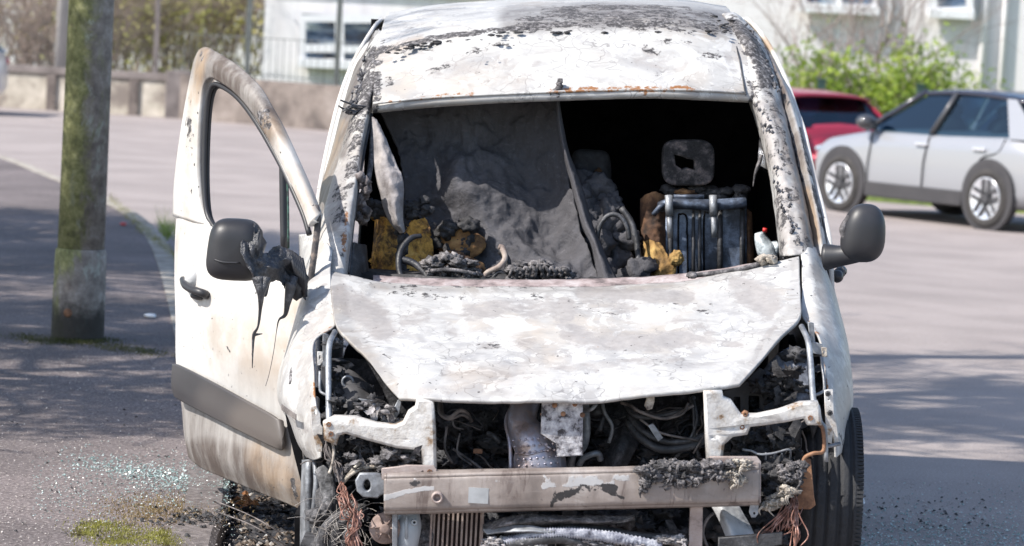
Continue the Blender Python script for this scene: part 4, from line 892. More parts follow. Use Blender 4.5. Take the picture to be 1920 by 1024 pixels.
patch('torn_lining', [[(697, 222, 11.2), (701, 222, 11.2), (706, 226, 11.2)], [(700, 262, 11.16), (712, 256, 11.12), (724, 262, 11.14)], [(703, 320, 11.12), (724, 310, 11.06), (744, 306, 11.1)], [(714, 372, 11.08), (734, 360, 11.02), (757, 345, 11.06)], [(728, 412, 11.06), (744, 410, 11.0), (756, 405, 11.04)], [(750, 440, 11.06), (756, 440, 11.04), (760, 438, 11.06)]],
      24, 80, rm('torn_lining', [(.3, (.10, .085, .08)), (.5, (.26, .24, .24)), (.7, (.42, .38, .36))], 12, .9, bump=.8, bscale=26), van, .004, .016, 14, [])
patch('curtain_fold', [[(1040, 186, 11.42), (1044, 186, 11.4), (1049, 188, 11.42)], [(1050, 270, 11.4), (1056, 270, 11.37), (1064, 272, 11.4)], [(1070, 345, 11.36), (1078, 345, 11.32), (1090, 346, 11.36)], [(1090, 420, 11.26), (1100, 418, 11.22), (1112, 420, 11.28)], [(1110, 470, 11.16), (1122, 470, 11.1), (1134, 474, 11.18)], [(1120, 528, 11.06), (1140, 528, 11.0), (1160, 528, 11.06)]],
      10, 70, CLOTH, van, .005, .010, 10, [])
# burnt hull of the driver's seat
YD = rm('scorched_foam_sheet', [(.38, (.02, .016, .013)), (.45, (.15, .08, .03)), (.53, (.62, .33, .07)), (.70, (.85, .56, .20))], 7, .9, bump=.9, bscale=26, nr=.72)
drs = patch('driver_seat', [[(704, 405, 11.32), (716, 396, 11.28), (732, 405, 11.26), (752, 420, 11.28), (775, 415, 11.30), (800, 405, 11.34)], [(700, 440, 11.26), (716, 436, 11.20), (734, 440, 11.18), (756, 446, 11.20), (780, 444, 11.24), (808, 440, 11.30)],
              [(697, 480, 11.22), (715, 478, 11.15), (736, 480, 11.14), (760, 484, 11.16), (786, 482, 11.20), (815, 480, 11.26)], [(696, 530, 11.18), (715, 530, 11.12), (738, 530, 11.10), (764, 530, 11.12), (790, 530, 11.16), (820, 530, 11.22)]], 90, 80, YD, van, .03, .045, 11, [], seed=6)
m = MB()
for k in range(16): m.blob(P(770+random.uniform(-12, 110), 440+random.uniform(-24, 60), 11.28+random.uniform(0, .1)), (.035, .03, .026), 3, .6, 1.8, k)
m.build('charred_cushion', CHAR, drs)
m = MB(); m.blob(P(862, 455, 11.32), (.075, .05, .06), 4, .4, 1.6, 9); m.blob(P(850, 500, 11.22), (.09, .06, .05), 4, .4, 1.6, 9); m.build('seat_foam', FOAMB, drs)
m = MB()
for k in range(40):
    a = random.random(); x = 700+a*100+random.uniform(-8, 8); y = 398+abs(a-.45)*-20+random.uniform(-12, 10)
    m.blob(P(x, y, 11.16), (.02, .02, .016), 2, .8, 2, k)
for k in range(12): m.blob(P(random.uniform(748, 764), random.uniform(430, 525), 11.09), (.014, .015, .02), 2, .8, 2, k)
tag(m.build('charred_edge', CHAR, drs), kind='stuff')
# middle seat: head restraint and melted heap
m = MB(); me = mirror_shell('head_restraint', 1107, 312, 11.75, .076, .062, .045, 4.5)
ms = link('middle_seat', me, rm('sooty_restraint', [(.35, (.012, .012, .014)), (.6, (.05, .05, .055)), (.75, (.10, .095, .1))], 14, .9, bump=.8), van)
m = MB(); m.blob(P(1092, 330, 11.70), (.026, .02, .018), 3, .5, 2); m.blob(P(1122, 322, 11.70), (.012, .02, .014), 3, .5, 2); m.build('exposed_foam', FOAMB, ms)
m = MB()
for k in range(34):
    a = random.random(); x = 1110+a*50+random.uniform(-42, 42)*(.5+a); y = 345+a*185+random.uniform(-12, 12)
    m.blob(P(x, y, 11.55-a*.25+random.uniform(0, .08)), (random.uniform(.03, .06), .05, random.uniform(.025, .055)), 3, .5, 1.7, k)
m.build('melted_cover', CLOTH, ms)
m = MB(); m.tube([P(1075+30*math.cos(a)+75, 450-48*math.sin(a), 11.28) for a in np.linspace(0, 3.1, 9)], .009, 6, 3); m.tube([P(1165, 390, 11.4), P(1185, 420, 11.38), P(1196, 470, 11.35), P(1198, 520, 11.3)], .012, 6, 4); m.build('seat_wire', DMET, ms)
# passenger seat
ps_ = plate('passenger_seat', rc(1250, 388, 1396, 540), 11.5, .03, BLUEM, van, bev=.006)
m = MB()
for x in (1257, 1300, 1312, 1350, 1392): m.tube([P(x, 384, 11.47), P(x, 540, 11.44)], .010 if x in (1257, 1350, 1392) else .006, 8)
m.build('back_ribs', DMET, ps_)
m = MB(); x0 = 1277
m.tube([P(1272, 520, 11.46), P(1272, 412, 11.46), P(1276, 402, 11.46), P(1284, 402, 11.46), P(1288, 412, 11.46), P(1288, 440, 11.46)], .0035, 6, 3); m.tube([P(1290, 520, 11.46), P(1289, 470, 11.46), P(1289, 440, 11.46)], .0035, 6)
m.tube([P(1320, 512, 11.46), P(1320, 406, 11.46), P(1328, 400, 11.46)], .0035, 6, 3); m.build('back_grooves', BLACK, ps_)
m = MB(); m.tube([P(1238, 388, 11.44), P(1262, 382, 11.42), P(1330, 384, 11.42), P(1398, 380, 11.44)], .020, 12, 4); m.tube([P(1226, 402, 11.42), P(1238, 388, 11.40), P(1246, 384, 11.42)], .010, 8, 3); m.build('top_tube', BLUEM, ps_)
m = MB(); m.tube([P(1263, 369, 11.42), P(1320, 369, 11.42)], .0085, 8); m.tube([P(1265, 376, 11.42), P(1322, 376, 11.42)], .006, 8); m.build('cross_rods', BLUEM, ps_)
for x in (1254, 1337):
    m = MB(); m.tube([P(x, 366, 11.38), P(x+1, 405, 11.37)], .0145, 12); m.tube([P(x+1, 405, 11.37), P(x+3, 446, 11.37)], .0105, 12); m.build('headrest_guide', GMET, ps_)
def ring(name, cx, cy, d, hw, hh, holepts, mat, par):
    ol = []
    for k in range(40):
        a = 2*math.pi*k/40; ol.append((cx+hw*math.copysign(abs(math.cos(a))**.45, math.cos(a)), cy+hh*math.copysign(abs(math.sin(a))**.45, math.sin(a))))
    return plate(name, ol, d, .07, mat, par, [holepts], .007, smooth=True)
HRM = rm('burnt_headrest', [(.36, (.008, .008, .009)), (.48, (.03, .028, .03)), (.58, (.11, .095, .095)), (.70, (.26, .19, .165))], 20, .9, bump=.8, bscale=30, nr=.72)
ring('head_restraint', 1289, 304, 11.52, 45, 39, [(1258, 284), (1276, 288), (1288, 293), (1303, 296), (1304, 322), (1286, 317), (1277, 320), (1262, 311)], HRM, ps_)
m = MB()
for k in range(22): m.blob(P(1250+random.uniform(0, 145), 355+random.uniform(-6, 14), 11.5), (.03, .03, .016), 2, .6, 2, k)
m.build('charred_cushion', CHAR, ps_)
YF = rm('yellow_foam', [(.28, (.05, .03, .015)), (.40, (.26, .15, .05)), (.55, (.50, .33, .12)), (.78, (.62, .45, .2))], 7, .9, bump=.7, bscale=24)
BRF = rm('brown_foam_sheet', [(.34, (.02, .014, .012)), (.47, (.10, .05, .028)), (.58, (.24, .125, .06)), (.75, (.40, .24, .12))], 7, .9, bump=.7, bscale=24, nr=.7)
patch('foam_side', [[(1200, 372, 11.50), (1212, 366, 11.46), (1232, 362, 11.46), (1252, 366, 11.50)], [(1200, 410, 11.50), (1214, 408, 11.45), (1234, 410, 11.45), (1250, 415, 11.48)], [(1202, 455, 11.48), (1216, 455, 11.43), (1236, 456, 11.43), (1248, 460, 11.46)], [(1206, 500, 11.46), (1218, 500, 11.42), (1238, 500, 11.42), (1250, 505, 11.44)]], 24, 50, BRF, ps_, .03, .02, 14)
patch('foam_side', [[(1393, 395, 11.52), (1402, 392, 11.50), (1410, 398, 11.52)], [(1394, 450, 11.50), (1404, 450, 11.48), (1413, 452, 11.50)], [(1396, 520, 11.48), (1406, 520, 11.46), (1416, 520, 11.48)]], 12, 40, BRF, ps_, .02, .012, 14)
patch('torn_foam', [[(1206, 448, 11.44), (1222, 452, 11.40), (1240, 455, 11.40)], [(1208, 475, 11.42), (1228, 470, 11.36), (1252, 478, 11.36)], [(1216, 500, 11.38), (1236, 498, 11.33), (1268, 502, 11.34)], [(1222, 530, 11.36), (1240, 530, 11.32), (1262, 530, 11.34)]], 24, 30, YF, ps_, .02, .03, 14)
m = MB(); m.blob(P(1268, 484, 11.32), (.026, .026, .028), 4, .25, 2.4, 2); m.build('foam_knob', YF, ps_)
m = MB(); m.blob(P(1285, 361, 11.47), (.04, .03, .012), 3, .4, 2, 2); m.build('exposed_foam', FOAMB, ps_)
# plastic bottle, top level: it only lies in the van
b_ = empty('plastic_bottle', P(1438, 500, 11.35), 'white plastic bottle with a red cap lying beside the burnt passenger seat', 'bottle')
m = MB(); m.tube([P(1424, 436, 11.36), P(1428, 450, 11.36), P(1436, 468, 11.35), P(1446, 486, 11.35)], [.018, .026, .034, .030], 16, 5); m.blob(P(1450, 470, 11.35), (.022, .02, .03), 3, .5, 1.8, 6); m.build('bottle_body', rm('bottle_white', [(.38, (.05, .055, .06)), (.46, (.22, .25, .27)), (.54, (.5, .55, .58)), (.7, (.62, .66, .69))], 14, .4), b_)
m = MB(); m.tube([P(1430, 431, 11.34), P(1438, 432, 11.34)], .008, 12); m.build('cap', rm('cap_red', [(.3, (.5, .02, .02)), (.7, (.62, .05, .04))], 5, .5), b_)
# steering wheel
STW = rm('wheel_rim_burnt', [(.35, (.012, .012, .014)), (.6, (.03, .03, .035)), (.75, (.10, .10, .11))], 12, .45, bump=.5)
m = MB(); m.tube([P(790, 442, 10.98), P(772, 446, 10.97), P(756, 462, 10.95), P(748, 485, 10.92), P(749, 508, 10.9), (P(757, 528, 10.88)), P(775, 545, 10.87)], [.008, .010, .011, .011, .011, .011, .010], 12, 6)
m.tube([P(753, 487, 10.93), P(772, 492, 10.92), P(790, 505, 10.9), P(806, 524, 10.88)], [.014, .013, .011, .012], 10, 5)
stw = m.build('steering_wheel', STW, van)
m = MB(); m.tube([P(903, 524, 10.9), P(915, 510, 10.9), P(936, 500, 10.9), P(947, 484, 10.92), P(942, 466, 10.94), P(935, 462, 10.94)], [.009, .009, .010, .010, .011, .009], 10, 5); m.build('rim_remnant', rm('rim_pale', [(.36, (.05, .035, .03)), (.5, (.26, .2, .17)), (.66, (.5, .44, .38))], 16, .7), stw)
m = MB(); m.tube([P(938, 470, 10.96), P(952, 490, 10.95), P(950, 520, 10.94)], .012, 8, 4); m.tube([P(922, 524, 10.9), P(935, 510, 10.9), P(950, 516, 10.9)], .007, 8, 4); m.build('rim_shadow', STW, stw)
m = MB()
for k in range(30):
    x = random.uniform(800, 895); y = 500+random.uniform(-20, 22)+((x-848)/48)**2*8; m.blob(P(x, y, 10.9+random.uniform(-.02, .04)), (random.uniform(.012, .03), .03, random.uniform(.008, .018)), 3, .6, 2.4, k)
m.tube([P(808, 508, 10.86), P(835, 506, 10.85), P(862, 508, 10.85), P(892, 514, 10.86)], .007, 8, 4); m.build('burnt_airbag', ASHM, stw)
m = MB()
for k in range(34):
    x = random.uniform(955, 1070); y = 508+random.uniform(-18, 16)+((x-1010)/58)**2*12; m.blob(P(x, y, 10.86+random.uniform(-.02, .05)), (random.uniform(.012, .03), .03, random.uniform(.008, .016)), 3, .6, 2.4, k)
for k in range(9): x = 955+k*12; m.tube([P(x, 520, 10.83), P(x+6, 497+abs(k-4)*2, 10.82), P(x+14, 510, 10.82)], .006, 6, 3)
m.build('dashboard_remains', ASHM, van)
m = MB(); m.box(P(1060, 560, 10.95), (1.5, .2, .12)); 
for k in range(60): m.blob(P(random.uniform(680, 1440), 532+random.uniform(-6, 8), 10.9), (.04, .04, .02), 2, .6, 2, k)
m.build('dashboard', CHAR, van)
# left cabin edge: burnt door seal and hose between pillar and seat
m = MB(); m.tube([P(700, 230, 11.35), P(696, 300, 11.25), P(690, 340, 11.15)], .010, 8, 4)
m.build('seat_belt', ASHM, van)
m = MB()
for k in range(16): m.blob(P(680+random.uniform(-8, 8), 330+k*5.5, 11.02+random.uniform(-.02, .02)), (.016, .02, .018), 2, .7, 2, k)
m.build('melted_pillar_trim', rm('pillar_trim', [(.35, (.03, .027, .028)), (.5, (.13, .11, .11)), (.7, (.35, .32, .31))], 24, .8, bump=.8), van)
patch('inner_trim', [[(664, 455, 10.85), (676, 455, 10.90), (688, 460, 11.0)], [(660, 480, 10.82), (678, 480, 10.88), (690, 490, 10.96)], [(655, 520, 10.76), (680, 525, 10.85), (694, 530, 10.95)]], 10, 30, DMET, van, .005, .01, 12, [])
m = MB(); m.tube([P(1428, 290, 11.3), P(1422, 310, 11.3), P(1416, 326, 11.3), P(1412, 350, 11.3)], [.006, .008, .005, .0015], 6, 4); m.build('hanging_shred', ASHM, van)

# ---------------------------------------------------------------- engine bay
random.seed(77)
m = MB()
m.box(P(1075, 850, 10.3)+Vector((0, 0, -.06)), (1.54, .03, .66)); m.box((P(604, 800, 10.15).x, 10.22, .36), (.02, .2, .66)); m.box((P(1550, 800, 10.15).x, 10.22, .36), (.02, .2, .66)); m.box((.19, 10.1, .16), (1.6, .6, .02))
m.build('bay_lining', BAYB, van, False)
def heap(name, mat, n, xr, yr, d, s, par=van, sub=3, amp=1.1, seed=0, sc=2.6, sharp=False):
    R0 = random.Random(seed); m = MB()
    for k in range(n):
        q = R0.uniform(.5, 1.3)*s; hx, hy = R0.uniform(*xr), R0.uniform(*yr); lim = (612+(hx-632)*1.14 if hx < 750 else 748 if hx < 1387 else 598+(1498-hx)*1.08)+30+q*350
        if hy < lim: continue
        if k % 3 == 0:                                            # curled flakes and broken sheet
            c0_ = P(hx, hy, d-.03+R0.uniform(-.04, .04)); u_ = Vector((R0.gauss(0, 1), R0.gauss(0, .5), R0.gauss(0, 1))).normalized()*q*1.5; v_ = Vector((R0.gauss(0, 1), R0.gauss(0, 1), R0.gauss(0, 1))).normalized()*q*.9; w_ = u_.cross(v_).normalized()*q*.4; bq = len(m.v)
            m.v += [c0_-u_-v_, c0_-v_*.7+w_, c0_+u_-v_*.5, c0_-u_*.8+v_, c0_+v_+w_*1.4, c0_+u_*.9+v_*.7]; m.f += [(bq, bq+1, bq+4, bq+3), (bq+1, bq+2, bq+5, bq+4)]; continue
        m.blob(P(hx, hy, d+R0.uniform(-.05, .05)), (q*R0.uniform(.7, 1.5), q, q*R0.uniform(.5, 1)), sub, amp, sc, seed+k, sharp)
    return tag(m.build(name, mat, par), kind='stuff')
heap('burnt_wiring_mass', BAYB, 150, (610, 800), (640, 900), 10.0, .024, seed=1)
heap('burnt_wiring_mass', BAYB, 220, (820, 1330), (760, 900), 9.98, .028, seed=200)
heap('burnt_wiring_mass', BAYB, 140, (1340, 1530), (660, 900), 10.02, .026, seed=400)
heap('burnt_lower_mass', BAYB, 200, (620, 1480), (960, 1060), 9.9, .03, seed=600)
heap('charred_debris', CHAR, 46, (620, 745), (748, 800), 9.8, .018, seed=800, sharp=True)
heap('charred_debris', ASHM, 26, (665, 745), (755, 790), 9.74, .014, seed=850, sharp=True, sub=1)
heap('ash_debris', ASHL, 12, (680, 745), (760, 786), 9.72, .013, seed=870, sharp=True, sub=1)
heap('charred_debris', CHAR, 60, (620, 800), (820, 880), 9.75, .020, seed=900)
heap('ash_debris', ASHM, 30, (640, 800), (845, 882), 9.68, .015, seed=950)
heap('charred_debris', CHAR, 60, (1360, 1500), (800, 880), 9.8, .020, seed=1000)
heap('charred_debris', CHAR, 40, (1420, 1500), (690, 790), 9.9, .022, seed=1100)
def tubes(name, mat, specs, par=van, n=8, sm=5):
    m = MB()
    if name in ('loose_wires', 'wire_comb', 'wing_wires'):
        for pts, r in specs: m.tube([P(*p) for p in pts], r, n, sm)
        o = m.build(name, mat, par)
        return tag(o, kind='stuff') if name != 'wire_comb' else o
    for pts, r in specs: m = MB(); m.tube([P(*p) for p in pts], r, n, sm); o = m.build(name, mat, par)
    return o
def strap(m, pts, w_, th=.006):
    pass
R1 = random.Random(9)
sp_ = []
for k in range(70):                                             # loose wires everywhere in the bay
    x = R1.choice((R1.uniform(625, 925), R1.uniform(1130, 1530), R1.uniform(1130, 1530))); y = R1.uniform(770, 880) if x > 800 else R1.uniform(800, 890); d = R1.uniform(9.84, 10.05); pts = [(x, y, d)]
    a = R1.uniform(0, 6.28)
    for j in range(4):
        a += R1.gauss(0, .8); x += math.cos(a)*R1.uniform(12, 30); y += math.sin(a)*R1.uniform(8, 22); pts.append((x, min(max(y, 765), 1000), d+R1.uniform(-.04, .04)))
    sp_.append((pts, R1.choice((.0012, .002, .003))))
tubes('loose_wires', WIREG, sp_[:35], n=5, sm=4); tubes('loose_wires', DMET, sp_[35:], n=6, sm=4)
# centre-right wiring loops
tubes('wiring_loom', DMET, [([(1170, 752, 9.85), (1185, 775, 9.8), (1210, 783, 9.78), (1250, 778, 9.78), (1290, 765, 9.8), (1300, 745, 9.85)], .008), ([(1178, 790, 9.85), (1200, 820, 9.8), (1240, 842, 9.78), (1290, 838, 9.78), (1325, 822, 9.8)], .013),
                            ([(1180, 780, 9.85), (1205, 808, 9.8), (1245, 828, 9.78), (1295, 826, 9.78), (1330, 812, 9.8)], .010), ([(1300, 750, 9.8), (1306, 790, 9.78), (1290, 830, 9.78), (1265, 860, 9.8)], .005), ([(1292, 745, 9.8), (1300, 770, 9.78), (1302, 820, 9.78), (1310, 860, 9.8)], .004)])
tubes('wiring_loom', WIREG, [([(1165, 755, 9.8), (1185, 762, 9.76), (1200, 772, 9.75), (1250, 785, 9.76), (1300, 760, 9.78)], .0055), ([(1290, 756, 9.78), (1280, 776, 9.76), (1250, 786, 9.76)], .004), ([(1200, 786, 9.78), (1240, 812, 9.76), (1310, 826, 9.77)], .004), ([(1300, 850, 9.78), (1330, 800, 9.76)], .003)])
plate('melted_tag', [(1213, 740), (1226, 738), (1226, 752), (1222, 766), (1214, 768), (1209, 760), (1212, 750)], 9.66, .006, CREAM, van)
plate('relay_clip', [(1216, 798), (1224, 794), (1242, 820), (1234, 826)], 9.72, .01, GMET, van)
# left-centre wires
tubes('wiring_loom', WIREG, [([(826, 756, 9.8), (830, 778, 9.78), (845, 782, 9.76), (862, 770, 9.76), (876, 776, 9.78), (884, 790, 9.8)], .007), ([(824, 752, 9.8), (824, 775, 9.77), (842, 786, 9.76), (866, 778, 9.76), (880, 785, 9.78)], .005), ([(848, 782, 9.78), (852, 800, 9.77), (870, 805, 9.78)], .003), ([(838, 800, 9.8), (834, 840, 9.78), (848, 868, 9.8)], .004), ([(850, 842, 9.8), (880, 862, 9.78), (912, 886, 9.76)], .004), ([(862, 812, 9.8), (858, 850, 9.79), (885, 872, 9.78)], .003)])
for k, (x, y) in enumerate(((896, 846),)):
    m = MB(); m.box(P(x, y, 9.78), (.028, .02, .014), Matrix.Rotation(.5*k, 3, 'Y')); m.build('burnt_connector', RUSTP, van, False, .003)
# catalytic converter and heat shield
m = MB(); c_ = [(986, 752, 9.84, .044), (978, 785, 9.80, .046), (984, 808, 9.78, .052), (1000, 830, 9.76, .068), (1008, 850, 9.76, .078), (1012, 870, 9.76, .082), (1012, 900, 9.76, .082)]
m.tube([P(*q[:3]) for q in c_], [q[3] for q in c_], 26, 5); cv = m.build('catalytic_converter', CAT, van)
m = MB()
for r_ in range(5):
    for k in range(9-r_//2):
        x = 962+k*12+r_*3; y = 826+r_*12-k*1.0; m.blob(P(x, y, 9.682+(abs(x-1012)/90)**2*.07), (.0045, .004, .004), 2, 0)
m.build('dimples', CAT, cv)
m = MB(); m.tube([P(962, 758, 9.84), P(949, 790, 9.82), (P(956, 830, 9.78)), P(958, 885, 9.76)], .007, 8, 5); m.tube([P(966, 848, 9.72), P(990, 852, 9.69), P(1030, 842, 9.69)], .004, 8, 4); m.tube([P(962, 800, 9.78), P(982, 822, 9.73), P(1010, 826, 9.71), P(1034, 842, 9.69)], .005, 8, 4); m.build('shield_rim', CAT, cv)
blk = plate('engine_bracket', [(1018, 752), (1090, 752), (1090, 848), (1046, 850), (1044, 826), (1016, 808)], 9.70, .05, rm('pitted_white_alloy', [(.40, (.045, .04, .045)), (.46, (.28, .27, .29)), (.6, (.56, .55, .57)), (.8, (.66, .65, .66))], 26, .6, .2, bump=.7, nr=.72), van, bev=.004)
m = MB()
for k in range(12): m.blob(P(1050+random.uniform(-28, 36), 762+random.uniform(-10, 14), 9.67), (.014, .014, .011), 2, .5, 2, k)
m.build('rust_crust', RUSTP, blk)
for x, y in ((1040, 760), (1078, 758), (1092, 778), (1056, 776)): m = MB(); m.tube([P(x, y, 9.67), P(x, y, 9.645)], .008, 10); m.build('bolt', RUSTP, blk)
tubes('coolant_pipe', GMET, [([(1096, 752, 9.85), (1099, 780, 9.82), (1099, 815, 9.82), (1092, 840, 9.83), (1075, 852, 9.84), (1068, 880, 9.86)], .013), ([(1094, 768, 9.78), (1108, 768, 9.75), (1118, 758, 9.76)], .006)])
tubes('hose_stub', DMET, [([(1118, 748, 9.88), (1120, 780, 9.85)], .020), ([(1132, 780, 9.84), (1124, 808, 9.82)], .007), ([(915, 812, 9.85), (926, 818, 9.82), (938, 830, 9.82)], .008)])
tubes('hose_remains', GMET, [([(1086, 872, 9.82), (1096, 858, 9.80), (1120, 850, 9.8), (1126, 862, 9.82)], .010), ([(1128, 752, 9.86), (1134, 775, 9.84), (1148, 800, 9.84), (1142, 830, 9.85)], .006)])
patch('melted_cover', [[(1150, 800, 9.95), (1180, 780, 9.93), (1215, 800, 9.95)], [(1142, 840, 9.88), (1165, 835, 9.84), (1190, 850, 9.88)], [(1130, 880, 9.9), (1150, 878, 9.86), (1170, 885, 9.9)]], 20, 24, BAYB, van, .01, .02, 12)
# inner wing panels
IW = rm('inner_wing_sooty', [(.3, (.025, .025, .027)), (.6, (.075, .073, .078)), (.8, (.17, .17, .18))], 6, .7, bump=.3)
plate('inner_wing', [(1322, 745), (1390, 722), (1424, 690), (1434, 696), (1440, 740), (1452, 780), (1500, 800), (1500, 900), (1322, 900)], 9.98, .02, IW, van, [rc(1374, 742, 1388, 772), rc(1402, 740, 1424, 778), rc(1429, 700, 1434, 724)])
patch('inner_wing_tub', [[(1425, 700, 10.02), (1455, 668, 10.0), (1490, 650, 10.02), (1512, 655, 10.0)], [(1440, 730, 9.98), (1470, 705, 9.95), (1495, 690, 9.95), (1515, 690, 9.96)], [(1460, 770, 9.96), (1480, 745, 9.93), (1500, 735, 9.92), (1518, 730, 9.94)], [(1475, 800, 9.96), (1495, 780, 9.93), (1508, 775, 9.92), (1522, 772, 9.94)]],
      30, 30, rm('frosted_ash', [(.36, (.03, .032, .038)), (.5, (.13, .14, .17)), (.68, (.34, .36, .41))], 16, .8, bump=.6), van, .006, .02, 9)
patch('inner_wing_tub', [[(612, 680, 10.1), (650, 690, 10.1), (690, 720, 10.1)], [(612, 740, 10.0), (660, 735, 9.98), (720, 760, 10.0)], [(606, 800, 9.95), (660, 790, 9.93), (740, 800, 9.95)]], 20, 20, IW, van, .006, .02, 9)
plate('grey_shard', [(752, 752), (748, 775), (732, 796), (716, 795), (736, 772), (748, 748)], 9.74, .006, GMET, van); plate('grey_shard', [(675, 748), (700, 752), (712, 772), (702, 775), (690, 758)], 9.78, .006, GMET, van)
tubes('ring_clip', GMET, [([(652+10*math.cos(a), 716-10*math.sin(a), 9.9) for a in np.linspace(-.2, 4.2, 9)], .004)])
# headlamp supports
plate('headlamp_bracket', [(607, 625), (616, 628), (613, 690), (606, 690)], 10.0, .02, GMET, van); plate('headlamp_bracket', [(604, 686), (618, 690), (618, 732), (612, 736), (604, 728)], 9.96, .02, IW, van); tubes('bracket_edge', GMET, [([(600, 696, 9.95), (600, 730, 9.93), (606, 738, 9.92), (616, 741, 9.9)], .005)])
tubes('headlamp_rod', GMET, [([(628, 622, 9.98), (617, 650, 9.88), (616, 720, 9.8), (617, 800, 9.72)], .0095)])
plate('headlamp_bracket', [(1515, 604), (1524, 606), (1528, 660), (1521, 660)], 10.02, .02, GMET, van); plate('headlamp_bracket', [(1521, 640), (1541, 646), (1542, 664), (1521, 660)], 9.99, .02, GMET, van); tubes('bracket_edge', GMET, [([(1540, 668, 9.96), (1546, 726, 9.9), (1540, 736, 9.88), (1528, 741, 9.86)], .005)])
tubes('headlamp_rod', GMET, [([(1503, 612, 10.0), (1515, 640, 9.92), (1520, 680, 9.86), (1524, 740, 9.76), (1531, 796, 9.7)], .0095)])
plate('wing_flange', [(596, 660), (604, 660), (606, 676), (600, 684), (596, 684)], 9.92, .006, WMET, van, [circ(600, 670, 2, 5)])
plate('wing_flange', [(1541, 652), (1549, 652), (1550, 668), (1542, 668)], 9.92, .006, CREAM, van, [circ(1545, 660, 2, 4)])
plate('wing_bracket', [(584, 762), (592, 762), (600, 775), (601, 795), (605, 800), (604, 845), (596, 845), (590, 820), (585, 800)], 9.76, .012, WMET, van, [circ(592, 772, 3, 6)])
wbr = plate('wing_bracket', [(1546, 732), (1560, 730), (1562, 775), (1568, 800), (1571, 830), (1565, 832), (1562, 800), (1558, 830), (1552, 828), (1548, 790)], 9.76, .012, WMET, van, [circ(1553, 748, 2.5), circ(1555, 762, 2.5)])
def bolts(par, lst, d, r=.012, mat=None):
    for x, y in lst: m = MB(); m.lathe(P(x, y, d), (0, -1, 0), [(r*1.35, 0), (r*1.35, .004), (r, .005), (r*.95, .014), (r*.45, .014), (r*.4, .004)], 6 if r < .02 else 18); m.build('bolt', mat or RUSTP, par, False)
bolts(wbr, [(1556, 774), (1552, 738)], 9.75, .007, DMET)
# stamped cross arms
a1 = [(612, 792), (628, 784), (665, 785), (705, 796), (742, 800), (760, 792), (770, 772), (784, 762), (786, 750), (809, 750), (812, 800), (814, 870), (798, 872), (796, 836), (745, 832), (690, 818), (650, 806), (632, 810), (628, 826), (614, 820)]
def warp(c): return c+Vector((0, math.sin(c.x*9)*.012+noise.noise(c*8)*.008, 0))
arm1 = plate('cross_arm', a1, 9.68, .035, WMET, van, [circ(764, 821, 5, 3)], .009, [('rust', [(1, 1), (2, 2)], 1, 0)], warp, True)
bolts(arm1, [(745, 822), (621, 813), (617, 795)], 9.655, .009); 
m = MB(); m.blob(P(795, 768, 9.66), (.026, .02, .012), 3, .3); m.build('rust_patch', RUSTP, arm1)
plate('mounting_plate', [(745, 832), (806, 836), (812, 882), (796, 884), (794, 852), (748, 846)], 9.71, .012, GMET, van, [circ(806, 838, 3)])
a2 = [(1323, 735), (1348, 735), (1350, 745), (1366, 752), (1380, 772), (1386, 780), (1420, 780), (1460, 772), (1500, 758), (1528, 756), (1532, 768), (1533, 790), (1515, 790), (1508, 777), (1470, 785), (1425, 791), (1402, 793), (1396, 808), (1370, 812), (1352, 828), (1348, 858), (1328, 858), (1326, 800)]
arm2 = plate('cross_arm', a2, 9.68, .035, WMET, van, [circ(1374, 799, 5, 4), rc(1328, 812, 1340, 822)], .009, [], warp, True)
bolts(arm2, [(1391, 800), (1519, 783), (1397, 776)], 9.655, .009)
m = MB(); m.blob(P(1328, 745, 9.66), (.012, .015, .016), 3, .3); m.blob(P(1330, 754, 9.66), (.01, .015, .012), 3, .3); m.build('rust_patch', RUSTP, arm2)
tubes('stay_bar', RUSTP, [([(1529, 762, 9.68), (1534, 792, 9.68), (1543, 806, 9.68), (1544, 845, 9.68), (1525, 850, 9.66), (1509, 858, 9.66), (1504, 874, 9.66)], .006)])
tubes('stay_bar', GMET, [([(1533, 760, 9.7), (1538, 790, 9.7), (1547, 806, 9.7), (1549, 866, 9.7)], .007), ([(1548, 838, 9.72), (1575, 832, 9.74)], .006)])
tubes('wire_comb', GMET, [([(1392, 843, 9.7), (1410, 846, 9.68), (1424, 852, 9.67), (1450, 850, 9.67), (1478, 843, 9.67), (1482, 852, 9.68), (1480, 866, 9.7)], .004)]+[([(x, 849, 9.67), (x, 866, 9.69)], .003) for x in (1436, 1452, 1466)], n=6)
for par_, q_ in ((arm1, [(770, 800), (785, 806), (800, 790)]), (arm2, [(1335, 790), (1340, 840), (1440, 782), (1480, 776)])):
    for x, y in q_: m = MB(); m.box(P(x, y, 9.658), (.016, .004, .006)); m.build('slot', BLACK, par_, False)
m = MB(); m.tube([P(630, 800, 9.652), P(700, 806, 9.65), P(745, 808, 9.65), P(790, 812, 9.652)], .0045, 6, 4); m.build('pressed_ridge', WMET, arm1)
m = MB(); m.tube([P(1350, 790, 9.652), P(1420, 785, 9.65), P(1480, 776, 9.65), P(1520, 768, 9.652)], .0045, 6, 4); m.build('pressed_ridge', WMET, arm2)
